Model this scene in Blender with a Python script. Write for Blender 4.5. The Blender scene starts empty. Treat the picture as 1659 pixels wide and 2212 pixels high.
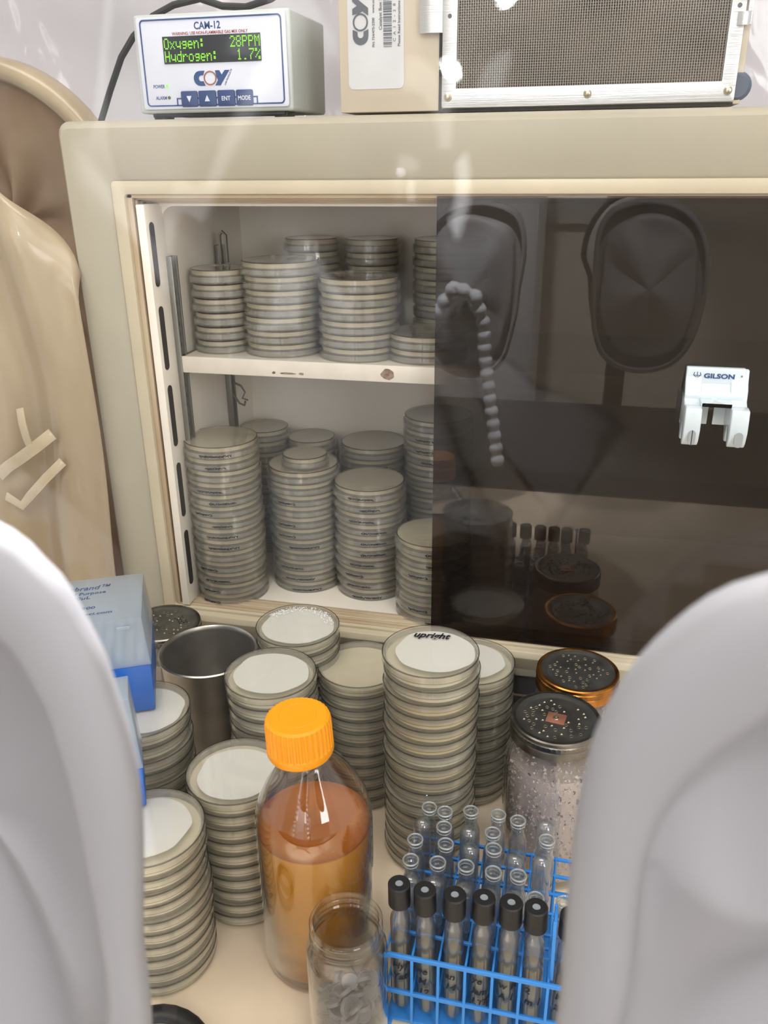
import bpy, bmesh, math, random
from mathutils import Vector, Matrix
from math import sin, cos, pi, radians
S = 0.001
SC = bpy.context.scene
COL = SC.collection
R0 = random.Random(7)

# ---------------------------------------------------------------- materials
def lin(c):
    return tuple(((v/255)/12.92 if v/255 <= 0.04045 else ((v/255+0.055)/1.055)**2.4) for v in c)
def rgba(c): return (*lin(c), 1)
MATS = {}
def newmat(n):
    m = bpy.data.materials.new(n); m.use_nodes = True
    nt = m.node_tree; nt.nodes.clear()
    out = nt.nodes.new('ShaderNodeOutputMaterial')
    MATS[n] = m
    return m, nt, out
def pmat(n, col, rough=0.5, metal=0.0, noise=0.0, nscale=20, bump=0.0, bscale=60, spec=0.5, col2=None, sss=0, trans=0, emit=0, coat=0, stretch=(1,1,1)):
    m, nt, out = newmat(n)
    b = nt.nodes.new('ShaderNodeBsdfPrincipled')
    b.inputs['Base Color'].default_value = rgba(col)
    b.inputs['Roughness'].default_value = rough
    b.inputs['Metallic'].default_value = metal
    b.inputs['Specular IOR Level'].default_value = spec
    b.inputs['Transmission Weight'].default_value = trans
    b.inputs['Coat Weight'].default_value = coat
    if emit:
        b.inputs['Emission Color'].default_value = rgba(col); b.inputs['Emission Strength'].default_value = emit
    nt.links.new(b.outputs[0], out.inputs[0])
    tc = nt.nodes.new('ShaderNodeTexCoord'); mp = nt.nodes.new('ShaderNodeMapping')
    mp.inputs['Scale'].default_value = stretch
    nt.links.new(tc.outputs['Object'], mp.inputs[0])
    if noise or col2:
        nz = nt.nodes.new('ShaderNodeTexNoise'); nz.inputs['Scale'].default_value = nscale; nz.inputs['Detail'].default_value = 4
        nt.links.new(mp.outputs[0], nz.inputs['Vector'])
        cr = nt.nodes.new('ShaderNodeValToRGB')
        c2 = col2 or tuple(max(0, v*(1-noise)) for v in col)
        cr.color_ramp.elements[0].position = 0.35; cr.color_ramp.elements[1].position = 0.68
        cr.color_ramp.elements[0].color = rgba(c2); cr.color_ramp.elements[1].color = rgba(col)
        nt.links.new(nz.outputs[0], cr.inputs[0]); nt.links.new(cr.outputs[0], b.inputs['Base Color'])
    if bump:
        nb = nt.nodes.new('ShaderNodeTexNoise'); nb.inputs['Scale'].default_value = bscale; nb.inputs['Detail'].default_value = 3
        nt.links.new(mp.outputs[0], nb.inputs['Vector'])
        bp = nt.nodes.new('ShaderNodeBump'); bp.inputs['Strength'].default_value = bump; bp.inputs['Distance'].default_value = 0.002
        nt.links.new(nb.outputs[0], bp.inputs['Height']); nt.links.new(bp.outputs[0], b.inputs['Normal'])
    return m
def clear(n, face, edge, ior=1.5, rough=0.04, milky=0.0, milkcol=(235,240,245), bump=0, bscale=8, gl=(1,1,1), blend=0.35, boost=1.0):
    """clear plastic or glass: tinted see-through, darker where looked at edge-on, glossy by angle"""
    m, nt, out = newmat(n)
    N = nt.nodes.new; L = nt.links.new
    lw = N('ShaderNodeLayerWeight'); lw.inputs['Blend'].default_value = blend
    mx = N('ShaderNodeMix'); mx.data_type = 'RGBA'
    mx.inputs[6].default_value = (*face, 1); mx.inputs[7].default_value = (*edge, 1)
    L(lw.outputs['Facing'], mx.inputs[0])
    tr = N('ShaderNodeBsdfTransparent'); L(mx.outputs[2], tr.inputs[0])
    gl_ = N('ShaderNodeBsdfGlossy'); gl_.inputs['Roughness'].default_value = rough; gl_.inputs[0].default_value = (*gl, 1)
    # Schlick reflectance from the facing angle (the same from both sides of a wall)
    lf = N('ShaderNodeLayerWeight'); lf.inputs['Blend'].default_value = 0.5
    pw = N('ShaderNodeMath'); pw.operation = 'POWER'; pw.inputs[1].default_value = 5; L(lf.outputs['Facing'], pw.inputs[0])
    f0 = ((ior-1)/(ior+1))**2
    fr = N('ShaderNodeMath'); fr.operation = 'MULTIPLY_ADD'; fr.inputs[1].default_value = 1-f0; fr.inputs[2].default_value = f0
    L(pw.outputs[0], fr.inputs[0])
    last = tr
    if milky:
        df = N('ShaderNodeBsdfDiffuse'); df.inputs[0].default_value = rgba(milkcol)
        tl = N('ShaderNodeBsdfTranslucent'); tl.inputs[0].default_value = rgba(milkcol)
        m1 = N('ShaderNodeMixShader'); m1.inputs[0].default_value = 0.5; L(df.outputs[0], m1.inputs[1]); L(tl.outputs[0], m1.inputs[2])
        m2 = N('ShaderNodeMixShader'); m2.inputs[0].default_value = milky; L(tr.outputs[0], m2.inputs[1]); L(m1.outputs[0], m2.inputs[2])
        last = m2
    ms = N('ShaderNodeMixShader'); L(last.outputs[0], ms.inputs[1]); L(gl_.outputs[0], ms.inputs[2])
    if boost != 1.0:
        mm = N('ShaderNodeMath'); mm.operation = 'MULTIPLY'; mm.use_clamp = True; mm.inputs[1].default_value = boost
        L(fr.outputs[0], mm.inputs[0]); L(mm.outputs[0], ms.inputs[0])
    else: L(fr.outputs[0], ms.inputs[0])
    if bump:
        tc = N('ShaderNodeTexCoord'); nb = N('ShaderNodeTexNoise'); nb.inputs['Scale'].default_value = bscale; nb.inputs['Detail'].default_value = 1.5
        nb.inputs['Distortion'].default_value = 1.2
        mp = N('ShaderNodeMapping'); mp.inputs['Scale'].default_value = (1.6, 1, 0.75); L(tc.outputs['Object'], mp.inputs[0]); L(mp.outputs[0], nb.inputs['Vector'])
        bp = N('ShaderNodeBump'); bp.inputs['Strength'].default_value = 1.0; bp.inputs['Distance'].default_value = bump
        L(nb.outputs[0], bp.inputs['Height']); L(bp.outputs[0], gl_.inputs['Normal']); L(bp.outputs[0], lf.inputs['Normal'])
    L(ms.outputs[0], out.inputs[0])
    return m
def haze(n, col, opac, rough=0.3, spec=0.5):
    """cloudy see-through solid (agar, broth)"""
    m, nt, out = newmat(n); N = nt.nodes.new; L = nt.links.new
    b = N('ShaderNodeBsdfPrincipled'); b.inputs['Base Color'].default_value = rgba(col); b.inputs['Roughness'].default_value = rough
    b.inputs['Specular IOR Level'].default_value = spec
    tl = N('ShaderNodeBsdfTranslucent'); tl.inputs[0].default_value = rgba(col)
    m1 = N('ShaderNodeMixShader'); m1.inputs[0].default_value = 0.18; L(b.outputs[0], m1.inputs[1]); L(tl.outputs[0], m1.inputs[2])
    tr = N('ShaderNodeBsdfTransparent'); tr.inputs[0].default_value = (*[v**0.35 for v in lin(col)], 1)
    m2 = N('ShaderNodeMixShader'); m2.inputs[0].default_value = opac; L(tr.outputs[0], m2.inputs[1]); L(m1.outputs[0], m2.inputs[2])
    L(m2.outputs[0], out.inputs[0]); return m

M_shell = pmat('incubator_enamel', (174,167,149), 0.32, noise=0.03, nscale=9, bump=0.03, bscale=40)
M_cream = pmat('cream_plastic', (198,187,162), 0.35, noise=0.04, nscale=14)
M_liner = pmat('white_liner', (238,230,217), 0.35, noise=0.04, nscale=6)
M_track = pmat('grimy_track', (196,180,154), 0.45, col2=(180,158,130), nscale=9)
M_shelf = pmat('shelf_enamel', (222,214,200), 0.35, noise=0.05, nscale=25)
M_chip = pmat('chipped_paint', (150,128,108), 0.7, col2=(95,70,55), nscale=160)
M_slot = pmat('dark_slot', (48,44,42), 0.8)
M_rail = pmat('rail_steel', (140,138,132), 0.38, metal=0.85)
M_alu = pmat('brushed_aluminium', (205,205,205), 0.36, metal=0.9, bump=0.25, bscale=30, stretch=(0.4,1,60))
M_steel = pmat('stainless', (188,184,178), 0.34, metal=0.9, noise=0.1, nscale=30)
M_bolt = pmat('bolt_steel', (190,180,160), 0.3, metal=1.0)
M_mesh = pmat('wire_mesh', (158,154,144), 0.4, metal=0.6)
M_black = pmat('black_plastic', (20,20,22), 0.45, noise=0.3, nscale=120)
M_rubber = pmat('black_rubber', (34,34,36), 0.55)
M_case = pmat('pale_grey_case', (184,190,188), 0.45)
M_panel = pmat('white_face_panel', (205,208,220), 0.4)
M_blue = pmat('navy_print', (42,72,122), 0.5)
M_navyb = pmat('navy_button', (38,62,108), 0.42)
M_red = pmat('red_print', (150,60,50), 0.5)
M_brownring = pmat('brown_print', (150,95,80), 0.5)
M_grey = pmat('grey_print', (88,92,98), 0.6)
M_ink = pmat('marker_ink', (22,22,34), 0.5)
M_lcd = pmat('display_glass', (40,44,50), 0.2)
M_lcdg = pmat('lit_green_dots', (125,205,50), 0.5, emit=0.55)
M_led = pmat('green_led', (110,230,90), 0.4, emit=1.2)
M_ledoff = pmat('dark_led', (70,86,62), 0.3)
M_cat = pmat('catalyst_box_paint', (198,187,168), 0.42, noise=0.02)
M_label = pmat('label_paper', (198,199,201), 0.45, noise=0.02, nscale=40)
M_vwall = clear('milky_vinyl', (0.9,0.9,0.92), (0.6,0.6,0.65), 1.5, 0.12, milky=0.75, milkcol=(222,219,223), bump=0.012, bscale=7)
M_drape = pmat('beige_sleeve_vinyl', (176,160,134), 0.3, col2=(148,131,107), nscale=5, stretch=(2.2,1,0.55), spec=0.5, bump=0.5, bscale=14, coat=0.3)
M_brown = pmat('brown_lining', (164,142,118), 0.5, col2=(142,116,92), nscale=9, bump=0.3, bscale=20)
M_cuff = pmat('white_sleeve', (151,149,152), 0.5, noise=0.02, nscale=4, spec=0.3)
M_floor = pmat('chamber_floor', (236,218,192), 0.5, noise=0.04, nscale=14, bump=0.2, bscale=60)
M_dish = clear('clear_polystyrene', (0.992,0.992,0.988), (0.80,0.80,0.77), 1.5, 0.05, milky=0.15, milkcol=(248,244,234), blend=0.3)
M_rim = clear('dish_rim_polystyrene', (0.5,0.5,0.47), (0.16,0.16,0.15), 1.5, 0.08)
M_agarF = haze('cream_agar', (250,242,216), 0.92)
M_agarY = haze('yellow_agar', (248,230,176), 0.92)
M_agarI = haze('olive_agar', (216,204,172), 0.7)
M_agarD = haze('dark_agar', (176,162,130), 0.6)
M_lidfilm = pmat('white_lid_film', (246,247,247), 0.6)
M_bead = pmat('condensation_beads', (235,238,240), 0.1, spec=0.8)
M_glass = clear('clear_glass', (0.998,0.999,0.998), (0.5,0.55,0.52), 1.5, 0.02, blend=0.12, boost=1.5)
M_glassT = clear('tube_glass', (0.994,0.997,0.997), (0.45,0.5,0.53), 1.5, 0.02, blend=0.17, boost=1.8, milky=0.05, milkcol=(235,242,248))
M_lip = clear('bright_glass_lip', (0.95,0.97,0.97), (0.6,0.65,0.66), 1.7, 0.03, blend=0.3, boost=2.5, milky=0.35, milkcol=(240,246,250))
M_broth = haze('amber_broth', (232,162,40), 0.82, 0.15)
M_brothtop = haze('amber_broth_surface', (216,128,38), 0.75, 0.12)
M_orange = pmat('orange_cap', (255,166,10), 0.42)
M_rack = pmat('blue_rack_wire', (52,138,222), 0.35)
M_tubeliq = haze('tube_broth', (120,134,124), 0.5)
M_tubefoam = haze('tube_scum', (128,116,84), 0.75)
M_tiplid = clear('frosted_tip_lid', (0.93,0.95,0.97), (0.7,0.75,0.8), 1.4, 0.25, milky=0.42, milkcol=(222,232,240))
M_tipblue = pmat('blue_tip_base', (38,104,196), 0.35)
M_tip = clear('frosted_tips', (0.9,0.92,0.93), (0.7,0.7,0.7), 1.4, 0.3, milky=0.7, milkcol=(232,236,238))
M_gilson = pmat('pale_blue_holder', (206,218,224), 0.25, coat=0.4)
M_gold = pmat('brass_band', (206,140,66), 0.28, metal=1.0, noise=0.35, nscale=50)
M_tin = pmat('tin_band', (138,134,128), 0.28, metal=1.0, noise=0.3, nscale=40)
M_lid = pmat('grey_tin_lid', (112,112,108), 0.34, metal=0.75, noise=0.3, nscale=30)
M_hole = pmat('lid_hole', (24,22,20), 0.9)
M_burr = pmat('raised_burr', (150,140,118), 0.4, metal=0.8)
M_copper = pmat('copper_square', (178,120,98), 0.4, metal=0.4, noise=0.15, nscale=90)
M_grit = pmat('pinkish_grit', (226,212,206), 0.75, col2=(200,184,182), nscale=90)
M_gritd = pmat('grey_grit', (120,116,122), 0.8)
M_gritm = pmat('grit_shade', (196,181,177), 0.8)
M_septum = pmat('grey_septum', (100,102,109), 0.5)
M_capsept = pmat('cap_septum', (142,150,158), 0.45)
M_vinyl = clear('clear_vinyl_sheet', (0.975,0.972,0.965), (0.8,0.78,0.75), 1.45, 0.02, bump=0.010, bscale=5.5, boost=0.85)
M_door = clear('smoked_acrylic', (0.40,0.36,0.34), (0.2,0.18,0.17), 1.55, 0.012, boost=0.9)
M_metal_d = pmat('dark_gap_metal', (92,92,92), 0.5, metal=0.3)

# ---------------------------------------------------------------- mesh helpers (mm in, metres out)
class MB:
    def __init__(s): s.v = []; s.f = []; s.mi = []
    def add(s, vs, fs, mi=0):
        o = len(s.v); s.v += [tuple(v) for v in vs]
        for f in fs: s.f.append([i+o for i in f]); s.mi.append(mi)
        return s
    def box(s, x0, x1, y0, y1, z0, z1, mi=0):
        vs = [(x,y,z) for x in (x0,x1) for y in (y0,y1) for z in (z0,z1)]
        return s.add(vs, [(0,1,3,2),(4,6,7,5),(0,4,5,1),(2,3,7,6),(0,2,6,4),(1,5,7,3)], mi)
    def lathe(s, prof, n=40, c=(0,0,0), mi=0, mod=None, close=False, axis='z'):
        vs = []; k = len(prof)
        for i in range(n):
            a = 2*pi*i/n
            for j,(r,z) in enumerate(prof):
                rr = r + (mod(j, i) if mod else 0)
                x, y = rr*cos(a), rr*sin(a)
                vs.append((c[0]+x, c[1]+y, c[2]+z) if axis=='z' else (c[0]+x, c[1]-z, c[2]+y))
        fs = []
        for i in range(n):
            i2 = (i+1) % n
            for j in range(k-1 if not close else k):
                j2 = (j+1) % k
                if prof[j][0] == 0 and prof[j2][0] == 0: continue
                fs.append((i*k+j, i2*k+j, i2*k+j2, i*k+j2))
        return s.add(vs, fs, mi)
    def tube(s, pts, r, n=8, mi=0, closed=False, flat=1.0):
        P = [Vector(p) for p in pts]; m = len(P); vs = []
        up = None
        for i,p in enumerate(P):
            if closed: t = P[(i+1)%m]-P[i-1]
            else: t = P[min(i+1,m-1)]-P[max(i-1,0)]
            t.normalize()
            if up is None:
                up = Vector((0,0,1)) if abs(t.z) < 0.9 else Vector((0,1,0))
            a = t.cross(up)
            if a.length < 1e-6: a = t.orthogonal()
            a.normalize(); b = a.cross(t).normalized(); up = b
            rr = r[i] if isinstance(r,(list,tuple)) else r
            for k in range(n):
                q = 2*pi*k/n
                vs.append(tuple(p + a*cos(q)*rr + b*sin(q)*rr*flat))
        fs = []
        for i in range(m if closed else m-1):
            i2 = (i+1)%m
            for k in range(n):
                k2 = (k+1)%n
                fs.append((i*n+k, i2*n+k, i2*n+k2, i*n+k2))
        if not closed:
            fs.append(tuple(range(n))); fs.append(tuple((m-1)*n+k for k in reversed(range(n))))
        return s.add(vs, fs, mi)
    def prism(s, pts2, y0, y1, mi=0, plane='xz'):
        """extrude a 2D outline"""
        n = len(pts2)
        if plane == 'xz': vs = [(x,y0,z) for x,z in pts2]+[(x,y1,z) for x,z in pts2]
        elif plane == 'xy': vs = [(x,z,y0) for x,z in pts2]+[(x,z,y1) for x,z in pts2]
        else: vs = [(y0,x,z) for x,z in pts2]+[(y1,x,z) for x,z in pts2]
        fs = [tuple(range(n)), tuple(range(2*n-1, n-1, -1))]+[(i,(i+1)%n,n+(i+1)%n,n+i) for i in range(n)]
        return s.add(vs, fs, mi)
    def xf(s, fn): s.v = [tuple(fn(Vector(v))) for v in s.v]; return s
    def mesh(s, name, mats, bevel=0, smooth=35, seg=2):
        me = bpy.data.meshes.new(name)
        me.from_pydata([(v[0]*S, v[1]*S, v[2]*S) for v in s.v], [], s.f)
        if not isinstance(mats, (list,tuple)): mats = [mats]
        for m in mats: me.materials.append(m)
        me.polygons.foreach_set('material_index', s.mi)
        bm = bmesh.new(); bm.from_mesh(me)
        bmesh.ops.remove_doubles(bm, verts=bm.verts, dist=1e-6)
        bmesh.ops.dissolve_degenerate(bm, dist=1e-7, edges=bm.edges)
        bmesh.ops.recalc_face_normals(bm, faces=bm.faces)
        if bevel:
            es = [e for e in bm.edges if len(e.link_faces) == 2 and e.calc_face_angle(0) > 0.7]
            bmesh.ops.bevel(bm, geom=es, offset=bevel*S, segments=seg, affect='EDGES', profile=0.5, clamp_overlap=True)
        bm.to_mesh(me); bm.free()
        if smooth:
            me.polygons.foreach_set('use_smooth', [True]*len(me.polygons))
            me.set_sharp_from_angle(angle=radians(smooth))
        return me
def put(name, me, parent=None, loc=(0,0,0), rz=0):
    o = bpy.data.objects.new(name, me); COL.objects.link(o)
    o.location = [v*S for v in loc]; o.rotation_euler = (0,0,rz)
    if parent: o.parent = parent
    return o
def thing(name, label, cat, loc=(0,0,0), rz=0, group=None, me=None):
    o = put(name, me, None, loc, rz); o['label'] = label; o['category'] = cat
    if group: o['group'] = group
    return o
def struct(name, me):
    o = put(name, me); o['kind'] = 'structure'; return o
def rrect(x0, x1, z0, z1, r, n=5):
    pts = []
    for cx, cz, a0 in ((x1-r,z1-r,0),(x0+r,z1-r,90),(x0+r,z0+r,180),(x1-r,z0+r,270)):
        for k in range(n+1):
            a = radians(a0+90*k/n); pts.append((cx+r*cos(a), cz+r*sin(a)))
    return pts
def ring_band(outer, inner, y0, y1, mb=None, mi=0, plane='xz'):
    """a frame between two outlines of equal point count, with thickness"""
    mb = mb or MB(); n = len(outer)
    def P(p, y): return (p[0], y, p[1]) if plane == 'xz' else (p[0], p[1], y)
    vs = [P(p,y0) for p in outer]+[P(p,y0) for p in inner]+[P(p,y1) for p in outer]+[P(p,y1) for p in inner]
    fs = []
    for i in range(n):
        j = (i+1)%n
        fs += [(i,j,n+j,n+i),(2*n+i,3*n+i,3*n+j,2*n+j),(i,2*n+i,2*n+j,j),(n+i,n+j,3*n+j,3*n+i)]
    return mb.add(vs, fs, mi)
def text_mesh(s, size, ext=0.15, align='LEFT', shear=0, xs=1.0, bold=0.0, space=1.0):
    cu = bpy.data.curves.new('t', 'FONT'); cu.body = s; cu.size = size; cu.align_x = align; cu.shear = shear
    cu.extrude = ext/2; cu.offset = bold; cu.resolution_u = 3; cu.space_character = space
    o = bpy.data.objects.new('t', cu); COL.objects.link(o)
    bpy.context.view_layer.update()
    dg = bpy.context.evaluated_depsgraph_get()
    me = bpy.data.meshes.new_from_object(o.evaluated_get(dg))
    vs = [(v.co.x*xs, v.co.y, v.co.z) for v in me.vertices]; fs = [tuple(p.vertices) for p in me.polygons]
    bpy.data.objects.remove(o); bpy.data.curves.remove(cu); bpy.data.meshes.remove(me)
    return vs, fs
def text_on_front(mb, s, x, y, z, size, mi=0, **k):
    """text standing on a wall that faces -Y: u->x, v->z"""
    vs, fs = text_mesh(s, size, **k)
    return mb.add([(x+u, y-w, z+v) for u,v,w in vs], fs, mi)
def wrap_text(mb, s, size, r, z, a0, mi=0, **k):
    vs, fs = text_mesh(s, size, **k)
    o = []
    for u,v,w in vs:
        a = a0 + u/r
        o.append(((r+w+0.1)*cos(a), (r+w+0.1)*sin(a), z+v))
    return mb.add(o, fs, mi)
def scribble(rnd, r, z, a0, length, h=3.0, th=0.35):
    """loopy marker handwriting as a thin ribbon wrapped on a cylinder of radius r"""
    mb = MB(); n = int(length*2.2); pts = []
    x = 0
    for i in range(n):
        t = i/n; x = length*t + 1.1*sin(i*1.9+rnd.random())
        zz = h*0.5*sin(i*1.25+rnd.uniform(-.5,.5))*rnd.uniform(.35,1)
        a = a0 + x/r
        pts.append(((r+.12)*cos(a), (r+.12)*sin(a), z+zz))
    k = rnd.randint(2, 3); c = [0]+sorted(rnd.sample(range(3, n-3), k))+[n]
    for a,b in zip(c, c[1:]):
        if b-a > 2: mb.tube(pts[a:b-1] if b-a > 3 else pts[a:b], th, 4)
    return mb

# ---------------------------------------------------------------- camera
cam = bpy.data.cameras.new('camera'); co = bpy.data.objects.new('camera', cam); COL.objects.link(co)
cam.sensor_fit = 'VERTICAL'; cam.sensor_height = 24; cam.lens = 24*1800/2212; cam.clip_start = 0.01
p, a, r = radians(23), radians(13.5), radians(0.6)
fwd = Vector((-sin(a)*cos(p), cos(a)*cos(p), -sin(p))); right = Vector((cos(a), sin(a), 0)); down = fwd.cross(right)
rr = cos(r)*right + sin(r)*down; dd = -sin(r)*right + cos(r)*down
co.matrix_world = Matrix((( rr.x, -dd.x, -fwd.x, 0), (rr.y, -dd.y, -fwd.y, 0), (rr.z, -dd.z, -fwd.z, 0.672), (0,0,0,1)))
SC.camera = co
cam.dof.use_dof = True; cam.dof.focus_distance = 0.85; cam.dof.aperture_fstop = 9.0

# ---------------------------------------------------------------- setting
struct('floor', MB().box(-900,900,-30,1500,-20,0).mesh('floor', M_floor))
# wrinkled milky vinyl back wall
def wrinkled(name, x0, x1, z0, z1, y, nx, nz, fn, mat, th=0):
    mb = MB(); vs = []; fs = []
    for j in range(nz+1):
        for i in range(nx+1):
            x = x0+(x1-x0)*i/nx; z = z0+(z1-z0)*j/nz
            vs.append((x, y+fn(x,z), z))
    for j in range(nz):
        for i in range(nx):
            q = j*(nx+1)+i; fs.append((q,q+1,q+nx+2,q+nx+1))
    mb.add(vs, fs)
    return mb
def bw(x,z): return 14*sin(x/62+z/90)+9*sin(z/31+x/140)+6*abs(sin(x/37+1.3*sin(z/50)))
struct('wall_back', wrinkled('wall_back', -1500, 1300, -20, 1500, 1480, 150, 60, bw, None).mesh('wall_back', M_vwall, smooth=60))
# the lab wall behind the chamber, seen faintly through it
struct('wall_lab', MB().box(-2600,2600,2300,2360,-900,2400).mesh('wall_lab', pmat('lab_wall_paint',(222,220,222),0.8)))

# ---------------------------------------------------------------- incubator
inc = thing('incubator', 'cream benchtop incubator with grey-beige enamel shell and open left half of its sliding front', 'incubator', (0,0,0))
XL, XR, ZB, ZT = -548, 520, 104, 710
YF, YB = 840, 1240
IL, IR, IB, IT = -491, 460, 146, 653
mb = MB()
o_ = rrect(XL, XR, ZB, ZT, 14, 6); i_ = rrect(IL, IR, IB-34+34, IT, 10, 6)
o2 = rrect(XL+7, XR-7, ZB+7, ZT-7, 10, 6)
n = len(o_)
rings = [([(q[0],YB,q[1]) for q in o_]), ([(q[0],YF+9,q[1]) for q in o_]), ([(q[0]*0.3+w[0]*0.7,YF+2.5,q[1]*0.3+w[1]*0.7) for q,w in zip(o_,o2)]), ([(q[0],YF,q[1]) for q in o2]),
         ([(q[0],YF,q[1]) for q in rrect(IL-6, IR+6, IB-6, IT+6, 10, 6)]), ([(q[0],YF+4,q[1]) for q in i_]), ([(q[0],YF+40,q[1]) for q in i_])]
vs = [v for rg in rings for v in rg]; fs = []
for k in range(len(rings)-1):
    for i in range(n):
        j = (i+1)%n; fs.append((k*n+i, k*n+j, (k+1)*n+j, (k+1)*n+i))
fs.append(tuple(range(n)))
mb.add(vs, fs)
put('shell', mb.mesh('shell', M_shell, smooth=40), inc)
# inner cream door frame
mb = ring_band(rrect(IL, IR, IB, IT, 4, 3), rrect(IL+14, IR-14, IB+6, IT-13, 4, 3), YF+1, YF+40)
put('door_frame', mb.mesh('door_frame', M_cream, bevel=1.0), inc)
# raised curved sill at the foot of the opening
mb = MB()
sill = [(YF-6, 132),(YF-9, 140),(YF-6, 147),(YF+2, 149),(YF+10,147),(YF+12,151),(YF+20,153),(YF+40,152),(YF+40,120),(YF,120)]
mb.prism(sill, IL+2, IR-2, plane='yz')
put('sill', mb.mesh('sill', M_cream, bevel=0.8), inc)
# grooved tracks: left, top, bottom
mb = MB()
for i, yy in enumerate((846, 853, 861, 869)):
    mb.box(IL+14, IL+20+1.5*i, yy, yy+4.5, 152, 640)
    mb.box(IL+14, IR-14, yy, yy+4.5, 636-2*i, 640)
    mb.box(IL+14, IR-14, yy, yy+4.5, 151.5, 153.5+i*0.3)
put('slide_track', mb.mesh('slide_track', M_track, bevel=0.6), inc)
# liner
LX0, LX1, LZ0, LZ1, LY0, LY1 = -458, 440, 152, 627, 872, 1102
mb = MB()
def walls(y0, y1, t):
    o4 = [(LX0-t,LZ0-t),(LX1+t,LZ0-t),(LX1+t,LZ1+t),(LX0-t,LZ1+t)]; i4 = [(LX0,LZ0),(LX1,LZ0),(LX1,LZ1),(LX0,LZ1)]
    return ring_band(o4, i4, y0, y1)
put('liner', walls(YF+36, LY1, 7).mesh('liner', M_liner, smooth=0), inc)
put('liner_back', MB().prism(rrect(LX0-6, LX1+6, LZ0-6, LZ1+6, 5), LY1-.5, LY1+6).mesh('liner_back', M_liner), inc)
# rounded fillets in the liner corners
mb = MB()
for (x_, sx) in ((LX0, 1), (LX1, -1)):
    for (z_, sz) in ((LZ0, 1), (LZ1, -1)):
        pts = [(x_, z_), (x_+sx*16, z_)]+[(x_+sx*(16-16*sin(radians(q))), z_+sz*(16-16*cos(radians(q)))) for q in (15,30,45,60,75)]+[(x_, z_+sz*16)]
        put('liner_fillet', MB().prism(pts, YF+42, LY1).mesh('liner_fillet', M_liner, smooth=40), inc)
# side wall front return with elongated slots
mb = MB(); mb.box(-466, -456.5, 842, 884, 154, 630)
put('side_panel', mb.mesh('side_panel', M_liner, bevel=1), inc)
for z0, z1 in ((545,612),(453,524),(362,435),(272,341),(179,253)):
    mb = MB(); pts = [(853.5+5*cos(radians(q)), (z1-5 if q < 181 else z0+5)+5*sin(radians(q))) for q in list(range(0,181,20))+list(range(180,361,20))]
    mb.prism(pts, -458, -455.7, plane='yz')
    put('vent_slot', mb.mesh('vent_slot', M_slot), inc)
def rail(y, z0, z1, nm='shelf_rail', x=LX0):
    mb = MB(); mb.box(x+0.4, x+4, y-6, y+6, z0, z1); mb.box(x+0.4, x+8, y-7.5, y-5, z0, z1); mb.box(x+.4, x+8, y+5, y+7.5, z0, z1)
    zz = z0+6
    while zz < z1-6:
        mb.box(x+3.9, x+4.6, y-2.5, y+2.5, zz, zz+5, 1); zz += 12
    put(nm, mb.mesh(nm, [M_rail, M_slot], bevel=0.3), inc)
rail(886, 190, 574); rail(1018, 190, 574)
# feet
for fx in (-500, 480):
    put('foot', MB().lathe([(0,0),(18,0),(20,4),(20,ZB),(0,ZB)], 20, (fx, 880, 0)).mesh('foot', M_black), inc)
    put('foot', MB().lathe([(0,0),(18,0),(20,4),(20,ZB),(0,ZB)], 20, (fx, 1200, 0)).mesh('foot', M_black), inc)
put('base_rail', MB().box(-540, 510, 858, 872, 72, 98).box(-540,510,850,872,48,60).mesh('base_rail', M_metal_d, bevel=1), inc)
# shelf
mb = MB(); mb.box(-452, 436, 880, 1098, 457, 462); mb.box(-452, 436, 879, 884, 444, 463)
mb.box(-452,-449,880,1098,450,462)
sh = put('shelf', mb.mesh('shelf', M_shelf, bevel=1.2), inc)
for cx, w, h in ((-205, 15, 13), (-305, 6, 3), (-338, 5, 3), (-322, 20, 2.2)):
    rn = random.Random(int(-cx)); k = 14
    pts = [(cx+w/2*cos(2*pi*i/k)*rn.uniform(.7,1.15), 453+h/2*sin(2*pi*i/k)*rn.uniform(.7,1.15) - (4 if h < 5 else 0)) for i in range(k)]
    put('paint_chip', MB().prism(pts, 878.6, 879.2).mesh('paint_chip', M_chip), sh)
# shelf bracket hooks
put('shelf_bracket', MB().box(-455,-449,884,1090,440,457).prism([(884,457),(910,457),(884,436)], -456, -452, plane='yz').mesh('shelf_bracket', M_rail, bevel=.5), inc)
put('wire_hook', MB().tube([(-452,1016,400),(-436,1010,396),(-430,1008,388),(-434,1007,380),(-426,1006,378)], 1.4, 6).tube([(-452,1016,385),(-440,1010,372),(-432,1008,370),(-430,1007,376)], 1.4, 6).mesh('wire_hook', M_rail), inc)
put('wire_hook', MB().tube([(-440,990,556),(-440,990,588),(-436,990,592),(-432,990,588),(-432,990,556)], 2.2, 6).mesh('wire_hook2', M_rail), inc)
# sliding smoked doors
sd = MB(); sd.box(-147, 446, 844, 848.5, 153.5, 638)
d1 = put('sliding_door', sd.mesh('sliding_door', M_door), inc)
d1['label'] = 'front smoked acrylic sliding door'

# holder on the door
hd = thing('pipette_holder', 'pale blue plastic pipette holder stuck on the dark sliding door', 'pipette holder', (127, 843, 0))
mb = MB()
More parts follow.
